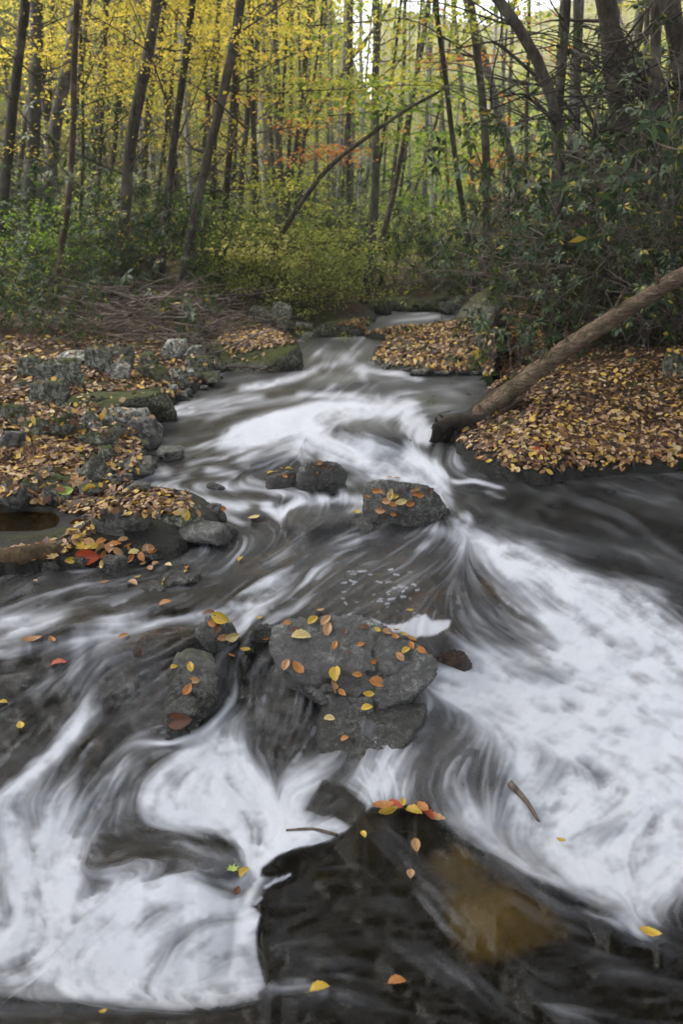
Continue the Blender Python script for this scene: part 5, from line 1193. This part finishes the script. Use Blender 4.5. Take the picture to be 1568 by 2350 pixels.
def leaf_data(shape, colr):
    k = (shape, colr)
    if k not in LMESH:
        V, Fa = LSH[shape]
        if (Fa[:, 2] == Fa[:, 3]).any():
            me = bpy.data.meshes.new('leaf'); me.from_pydata(V.tolist(), [], [tuple(dict.fromkeys(f)) for f in Fa.tolist()]); me.update(); me.materials.append(LCOL[colr]); LMESH[k] = me
        else: LMESH[k] = mesh_np('leaf', V, Fa, LCOL[colr])
    return LMESH[k]
FR = random.Random(31); LABN = [0]
def orient(o, nrm, ang):
    z = (Vector(nrm) + Vector((FR.gauss(0, .12), FR.gauss(0, .12), 0))).normalized(); x = Vector((math.cos(ang), math.sin(ang), 0)); x = (x - z*x.dot(z)).normalized(); y = z.cross(x)
    o.rotation_mode = 'QUATERNION'; o.rotation_quaternion = Matrix((x, y, z)).transposed().to_quaternion()
def leaf_at(px, py, size, colr, label, group=None, ang=None, shape=None, lift=.12, onwater=False, tiltup=None):
    if onwater: p = wz(px, py, .012); nrm = Vector((0, 0, 1))
    else:
        h = gray(px, py, ALL); wpt = wz(px, py, .006)
        if h[0] is None or (h[0].y > wpt.y + .02): p, nrm = wpt, Vector((0, 0, 1))
        else: p, nrm = h[0], h[1]
        if nrm.z < 0: nrm = -nrm
    d = p.y/math.cos(PITCH); L_ = size*d/F*.98
    sh = FR.choice([0, 0, 1, 2, 4]) if shape is None else shape
    o = link('fallen_leaf', leaf_data(sh, colr)); o.location = p + nrm*L_*lift*.35 + Vector((0, 0, .003)); o.scale = (L_, L_, L_)
    orient(o, tiltup if tiltup is not None else nrm, FR.uniform(0, 6.28) if ang is None else ang); tag(o, label, 'leaf', group); return o
CW = {'yellow': 'yellow', 'pale': 'pale yellow', 'tan': 'tan', 'orange': 'orange', 'brown': 'brown', 'red': 'red-orange', 'green': 'green'}
def many(lst, where, group):
    cnt = {}
    for t in lst: cnt[t[3]] = cnt.get(t[3], 0) + 1
    for t in lst:
        px, py, s, c = t[:4]; lb = t[4] if len(t) > 4 and t[4] else f'{CW[c]} fallen leaf {where}'
        kw = t[5] if len(t) > 5 else {}
        leaf_at(px, py, s, c, lb, group if (cnt[c] > 1 and not (len(t) > 4 and t[4])) else None, **kw)
Y, T, O, B_, PL, R_, G_ = 'yellow', 'tan', 'orange', 'brown', 'pale', 'red', 'green'
big = 'lying on the large speckled boulder'
many([(659,1431,22,O,'small orange leaf at the top left corner of the large speckled boulder'),(718,1424,34,Y,'curled yellow leaf at the top of the leaf cluster on the large speckled boulder'),
 (748,1424,34,T),(752,1444,40,T),(692,1461,52,PL,'long pale toothed leaf near the upper left of the large speckled boulder',dict(ang=.05,shape=0)),(680,1447,30,B_),(769,1481,26,O),(656,1526,36,T),
 (684,1534,42,O,'bright orange leaf on the left flank of the large speckled boulder',dict(ang=2.2)),(770,1546,52,Y,'large yellow leaf with veins in the middle of the large speckled boulder',dict(ang=1.5,shape=0)),
 (766,1577,38,T),(785,1591,26,O),(792,1451,18,B_),(835,1440,24,B_),(866,1446,20,Y),(890,1450,28,T),(909,1463,24,O),(912,1449,20,Y),(945,1467,30,O),(928,1459,20,Y),(932,1493,28,Y),(945,1482,22,O),(968,1494,28,O),
 (918,1508,30,T),(828,1480,20,O),(857,1519,26,O),(820,1549,26,O),(866,1568,46,O,'orange and yellow leaf lowest on the right of the large speckled boulder',dict(ang=-.15)),(845,1594,30,Y),(842,1625,32,Y),(800,1499,12,B_),(738,1408,20,T)], big, 'leaves on the large speckled boulder')
many([(757,1650,32,PL,'narrow pale leaf on the lip below the large speckled boulder',dict(ang=.2)),(790,1697,26,O,'orange leaf on the wet black foot of rock')], '', None)
many([(504,1418,50,Y,'large yellow leaf standing upright on the small wedge rock',dict(ang=2.3,tiltup=Vector((-.2,-1,.5)),shape=0)),(480,1408,34,B_),(487,1431,26,O),(500,1442,32,B_),(512,1462,34,T),(534,1461,38,PL),(492,1425,20,Y)], 'on the small wedge rock', 'leaves on the small wedge rock')
many([(400,1532,25,Y,'round yellow leaf on the mossy narrow rock, left one',dict(shape=2,ang=1.0)),(437,1531,28,Y,'yellow leaf beside the green moss patch, right one',dict(shape=2,ang=1.8)),(446,1562,30,T,'tan leaf folded on the narrow mossy rock'),(430,1584,36,O,'orange-brown leaf low on the narrow mossy rock'),
 (410,1652,70,B_,'big wet purple-brown leaf draped at the foot of the narrow mossy rock',dict(ang=.12,shape=2,lift=.1))], '', None)
many([(597,1426,20,Y,'yellow leaf on the little dark rock against the large boulder'),(610,1465,18,O,'orange scrap of leaf under the little dark rock')], '', None)
pb = 'on the grey pointed boulder'
many([(733,1062,20,T),(735,1085,22,O),(726,1094,22,Y),(747,1082,20,O),(762,1092,18,O),(714,1073,16,T),(757,1074,16,B_),(742,1072,16,B_),(770,1085,16,B_),(700,1080,14,T),(750,1108,14,O)], pb, 'leaves on the grey pointed boulder')
many([(622,1088,18,Y),(665,1080,20,Y),(645,1082,18,O),(655,1091,18,O),(635,1086,16,T),(670,1092,14,B_)], 'on the small low dark rock', 'leaves on the small low dark rock')
sb = 'on the dark round-shouldered boulder'
many([(864,1127,22,O),(876,1128,18,T),(896,1135,30,PL,'pale upright leaf highest of the group on the dark round-shouldered boulder'),(906,1139,24,Y),(919,1152,30,PL,'pale yellow leaf in the middle of the dark round-shouldered boulder'),(941,1156,26,O),(886,1150,26,T),(902,1158,22,O),(873,1171,28,T),(846,1143,20,O),(902,1180,18,O),
 (946,1126,16,T),(957,1122,18,T),(966,1136,24,O),(985,1128,18,B_),(952,1134,18,O),(912,1100,16,T),(895,1098,14,Y),(990,1124,14,B_)], sb, 'leaves on the dark round-shouldered boulder')
many([(821,1184,24,Y,'yellow leaf on the tiny stone left of the round-shouldered boulder'),(584,1194,30,PL,'pale leaf stuck at the rim of the small wet hump')], '', None)
many([(427,1183,32,Y),(455,1180,20,T),(370,1178,26,T),(367,1166,26,PL),(390,1163,24,O),(415,1170,24,O),(395,1150,22,Y),(350,1190,18,T),(510,1168,20,O)], 'along the top of the speckled dark rock', 'leaves along the top of the speckled dark rock')
many([(200,1278,62,R_,'large soaked red-orange leaf at the front of the leaf heap',dict(shape=2,ang=-.1)),(228,1262,40,T),(240,1272,38,O),(215,1258,36,Y),(190,1262,36,Y),(250,1258,34,T),(262,1252,36,O),(232,1245,34,O),(205,1247,34,T),(270,1265,30,T),(180,1250,30,Y),
 (161,1285,28,Y,'yellow leaf at the left end of the leaf heap'),(240,1294,38,PL,'pale yellow leaf at the right foot of the leaf heap',dict(ang=.4)),(310,1270,34,PL,'pale upright leaf right of the leaf heap',dict(ang=.4)),(335,1262,30,T),(350,1270,30,O),(325,1278,30,O),(300,1284,30,O),(344,1256,26,T),(282,1240,26,T),(295,1256,26,O)], 'in the leaf heap beside the half-rotten log', 'leaves of the heap beside the half-rotten log')
many([(170,1106,58,T,'large tan maple-like leaf resting on the grey block',dict(shape=5,ang=.05)),(150,1129,36,G_,'pale green leaf under the large tan leaf'),(205,1123,34,Y,'yellow leaf on the small grey block'),(27,1114,34,Y,'yellow leaf near the left edge of the picture above the amber pool',dict(ang=1.2)),(46,1104,22,PL,'pale leaf right of the yellow one above the amber pool'),
 (93,1133,30,O,'orange leaf at the left end of the grey block'),(238,1144,24,Y,'yellow leaf below the grey fin of rock'),(277,1054,28,O,'orange leaf on the dark wet rock right of the grey fin',dict(ang=1.4)),(190,1065,26,T,'tan leaf against the grey fin of rock'),(262,1141,24,Y,'small yellow leaf at the right foot of the grey fin')], '', None)
many([(368,1167,24,PL),(312,1133,26,O),(330,1128,26,T),(345,1140,26,Y),(360,1135,28,T),(378,1140,26,O),(395,1137,26,T),(410,1150,22,O),(300,1140,24,T),(325,1150,24,T),(340,1155,24,O),(392,1160,28,O),(416,1168,28,T),(310,1158,24,T),(290,1148,22,Y),(385,1150,26,Y)], 'on the point of the left bank by the rapids', 'leaves on the point of the left bank')
many([(387,1302,24,PL),(427,1312,18,Y),(430,1306,20,O),(375,1342,16,Y),(316,1332,18,Y),(304,1346,34,T),(358,1300,20,T),(345,1312,26,T),(330,1302,22,T),(377,1332,14,Y)], 'on the half-sunk stones below the leaf heap', 'leaves on the half-sunk stones')
many([(552,1287,22,Y,'single yellow leaf drifting on the middle pool'),(942,1404,20,Y,'yellow leaf drifting behind the large speckled boulder'),(135,1525,44,R_,'red-orange leaf snagged upright in the left water',dict(ang=.1)),(8,1617,24,Y,'yellow leaf in the water at the left edge'),
 (48,1672,34,Y,'dull yellow leaf under the water near the left edge'),(565,1498,30,Y,'yellow leaf in the shallow between wedge rock and large boulder'),(532,1512,20,O,'small orange leaf in the shallow below the wedge rock'),(75,1478,50,T,'tan leaf under the water at the upper left ledge'),(120,1474,30,O,'orange leaf beside the tan one on the upper left ledge'),
 (380,1388,32,O,'orange leaf under the smooth water below the half-sunk stones'),(240,1345,24,O,'orange leaf in the water below the leaf heap'),(80,1340,20,T,'brownish leaf in the dark water below the log'),(285,1465,30,T,'tan leaf under the left ledge foam'),
 (533,2006,42,G_,'green and yellow leaf pinned in the lower left fall',dict(ang=1.3,shape=5)),(563,2010,44,Y,'yellow leaf pinned beside the green one',dict(ang=1.2)),(545,2052,36,B_,'dark brown leaf hanging below the pinned green leaf',dict(ang=1.4)),(238,2330,24,Y,'tiny yellow leaf on the dark sill at the bottom'),
 (735,2282,60,Y,'yellow leaf under the water at the bottom of the picture',dict(ang=.2)),(912,2260,54,O,'orange leaf under the smooth water at the bottom',dict(ang=.05)),(943,2013,36,T,'rounded tan leaf on the dark slab',dict(ang=1.5,shape=2)),(1493,2155,62,Y,'yellow-orange leaf pinned at the lip on the lower right',dict(ang=-.35)),
 (1290,1938,28,Y,'blurred yellow leaf in the white water on the right'),(880,1862,60,O,'orange leaf at the left of the snag on the slab crest',dict(ang=.1)),(892,1872,56,Y,'yellow leaf under the orange one of the snag',dict(ang=.3)),(905,1856,50,R_,'red-orange leaf at the top of the snag',dict(ang=-.3)),
 (950,1868,50,Y,'bright yellow leaf in the middle of the snag',dict(ang=-.5)),(972,1862,46,O,'orange leaf at the right of the snag',dict(ang=-1.0)),(1000,1885,60,T,'tan leaf trailing from the snag down the slab',dict(ang=-.6)),(835,1921,26,Y,'small yellow leaf left of the snag under the slab crest'),
 (925,1850,36,Y,'small yellow leaf between the orange leaves of the snag'),(985,1875,44,R_,'red leaf lowest in the snag on the slab crest',dict(ang=-.8)),(955,1945,44,T,'dim tan leaf under the water of the dark slab',dict(ang=1.6)),(1218,1254,30,Y,'x')][:-1], '', None)

# litter: individual leaves nearest the eye on the right lip, then the uncountable rest as one mass each
def scatter(n, region, seed, weight=None, avoid_rock=0.0, dens=1.6):
    r = random.Random(seed); out = []; tries = 0
    xs = [p[0] for p in region]; ys = [p[1] for p in region]
    PX = []; 
    while len(out) < n and tries < n*16:
        tries += 1; x = r.uniform(min(xs), max(xs)); y = min(ys) + (max(ys)-min(ys))*(r.random() if weight is None else r.random()**weight)
        PX.append((x, y))
        if len(PX) >= 400:
            a = np.array(PX); ok = poly_sd(a[:, 0], a[:, 1], region) < 0
            for (x, y), k in zip(PX, ok):
                if not k or len(out) >= n: continue
                h = gray(x, y, ALL)
                if h[0] is None: continue
                if h[0].z < Bz(h[0].y) + .035: continue
                nz = h[1] if h[1].z > 0 else -h[1]
                if nz.z < .5: continue
                if avoid_rock and r.random() < avoid_rock:
                    g_ = GB.ray_cast(Vector((h[0].x, h[0].y, 50)), Vector((0, 0, -1)))
                    if g_[0] and h[0].z > g_[0].z + .025: continue
                if r.random() > .08 + 1.35*float(fbm(h[0].x*2.3, h[0].y*2.3, 8.8, 3)-.22)*dens: continue
                out.append((h[0], nz, x, y))
            PX = []
    return out
def litter_mass(name, pts, seed, label, size=.062):
    rs = np.random.RandomState(seed); n = len(pts); P_ = np.array([tuple(p[0]) for p in pts]); N_ = np.array([tuple(p[1]) for p in pts])
    z = N_ + rs.normal(size=(n, 3))*.33; z /= np.linalg.norm(z, axis=1, keepdims=True); a = rs.normal(size=(n, 3)); a -= (a*z).sum(1, keepdims=True)*z; a /= np.linalg.norm(a, axis=1, keepdims=True); b = np.cross(z, a)
    L_ = size*rs.choice([.5, .75, .9, 1.0, 1.2, 1.5], n)*rs.uniform(.85, 1.15, n); W_ = L_*rs.uniform(.5, .75, n); cu = rs.uniform(-.05, .35, n)
    C = P_ + z*(.006 + rs.rand(n)[:, None]*.014)
    prof = [(-.5, 0, .5), (-.2, .44, .05), (.15, .42, .05), (.5, 0, .5)]
    outl = [(-.5, 0, 1), (-.22, .42, .2), (.12, .46, .12), (.38, .22, .6), (.5, 0, 1), (.38, -.22, .6), (.12, -.46, .12), (-.22, -.42, .2)]
    ring = [C + a*(L_*u)[:, None] + b*(W_*v)[:, None] + z*(L_*cu*(w_*.35+abs(v)*.8))[:, None] for u, v, w_ in outl]
    V = np.stack(ring, 1).reshape(-1, 3); base = np.arange(n)[:, None]*8
    Fa = np.concatenate([base+[0, 1, 6+1, 7], base+[1, 2, 6, 7], base+[2, 3, 5, 6], base+[3, 4, 4, 5]])
    Fa = np.concatenate([base+[1, 2, 6, 7], base+[2, 3, 5, 6]]); T3 = np.concatenate([base+[0, 1, 7, 7], base+[3, 4, 5, 5]])
    tt = np.clip(rs.rand(n), 0, 1)
    me = bpy.data.meshes.new(name); allF = [tuple(f) for f in Fa.tolist()] + [tuple(f[:3]) for f in T3.tolist()]
    me.from_pydata(V.tolist(), [], allF); me.update(); me.materials.append(LEAFM['litter'])
    x = me.attributes.new('tint', 'FLOAT', 'POINT'); x.data.foreach_set('value', np.repeat(tt, 8).astype(np.float32))
    tag(link(name, me), label, 'leaf litter', None, 'stuff')
lip = scatter(105, [(1062,1040),(1130,985),(1300,1005),(1568,1000),(1568,1085),(1350,1100),(1250,1112),(1110,1085)], 3, .9)
cc = [Y, T, PL, T, O, Y, PL, B_, T]
for i, (p, nz, x, y) in enumerate(lip):
    c = FR.choice(cc); leaf_at(x, y, FR.uniform(17, 27), c, f'{CW[c]} leaf lying on the dark wet lip of the right bank', 'leaves on the lip of the right bank')
for x, y, s_, c, lb in ((1188,1010,52,B_,'large dark brown curled leaf on the lip of the right bank'),(1245,1035,54,R_,'large red-brown leaf among tan leaves near the water on the right'),(1440,1030,46,R_,'large red-brown leaf farther right on the bank'),(1335,965,40,B_,'large brown leaf higher on the right bank')):
    leaf_at(x, y, s_, c, lb, shape=5)
litter_mass('leaf_litter', scatter(9000, [(1050,1010),(1090,960),(1180,900),(1300,820),(1420,760),(1800,700),(1900,1080),(1568,1040),(1300,1040),(1150,1010),(1100,1050)], 11, .8, 0, 2.4)
  + scatter(1000, [(1080,1040),(1180,980),(1568,980),(1800,1060),(1568,1085),(1350,1095),(1200,1090)], 12), 5, 'thick carpet of tan and yellow leaves on the right slope', .038)
litter_mass('leaf_litter', scatter(5200, [(858,830),(870,785),(1000,776),(1050,740),(1200,700),(1420,690),(1420,760),(1250,830),(1120,900),(1130,862),(1000,850)], 13)
  + scatter(1400, [(820,780),(830,740),(1045,738),(1050,775)], 14), 6, 'carpet of fallen leaves around the jutting rock and below the leaning slab', .048)
litter_mass('leaf_litter', scatter(6500, [(-60,790),(200,740),(600,730),(720,745),(540,860),(400,910),(330,1010),(300,1080),(160,1170),(0,1190),(-60,1190)], 15, .8, .9)
  + scatter(2600, [(0,930),(300,930),(340,1060),(250,1180),(0,1180)], 16, None, .85), 7, 'scattered fallen leaves between the stones of the left bank', .043)
litter_mass('leaf_litter', scatter(1500, [(478,765),(560,750),(650,754),(690,785),(600,800),(530,815)], 17) + scatter(700, [(710,760),(840,728),(850,765),(760,772)], 18) + scatter(700, [(260,1120),(430,1130),(440,1180),(350,1180),(250,1190),(120,1290),(0,1270),(140,1240)], 19), 8, 'fallen leaves on the big flat mossy boulder and the shore stones', .042)
# ---------------------------------------------------------------- the damp air of the valley
me = bpy.data.meshes.new('haze'); bm = bmesh.new(); bmesh.ops.create_cube(bm, size=1); bm.to_mesh(me); bm.free()
hz = link('haze', me); hz.scale = (300, 190, 80); hz.location = (0, 75, 36); tag(hz, 'thin pale haze filling the wooded valley', 'haze', None, 'stuff')
m = bpy.data.materials.new('valley_haze'); m.use_nodes = True; n = m.node_tree; n.nodes.clear(); o = n.nodes.new('ShaderNodeOutputMaterial')
pv = n.nodes.new('ShaderNodeVolumePrincipled'); pv.inputs['Density'].default_value = .0010; pv.inputs['Color'].default_value = (.9, .92, .93, 1); n.links.new(pv.outputs[0], o.inputs['Volume']); me.materials.append(m)
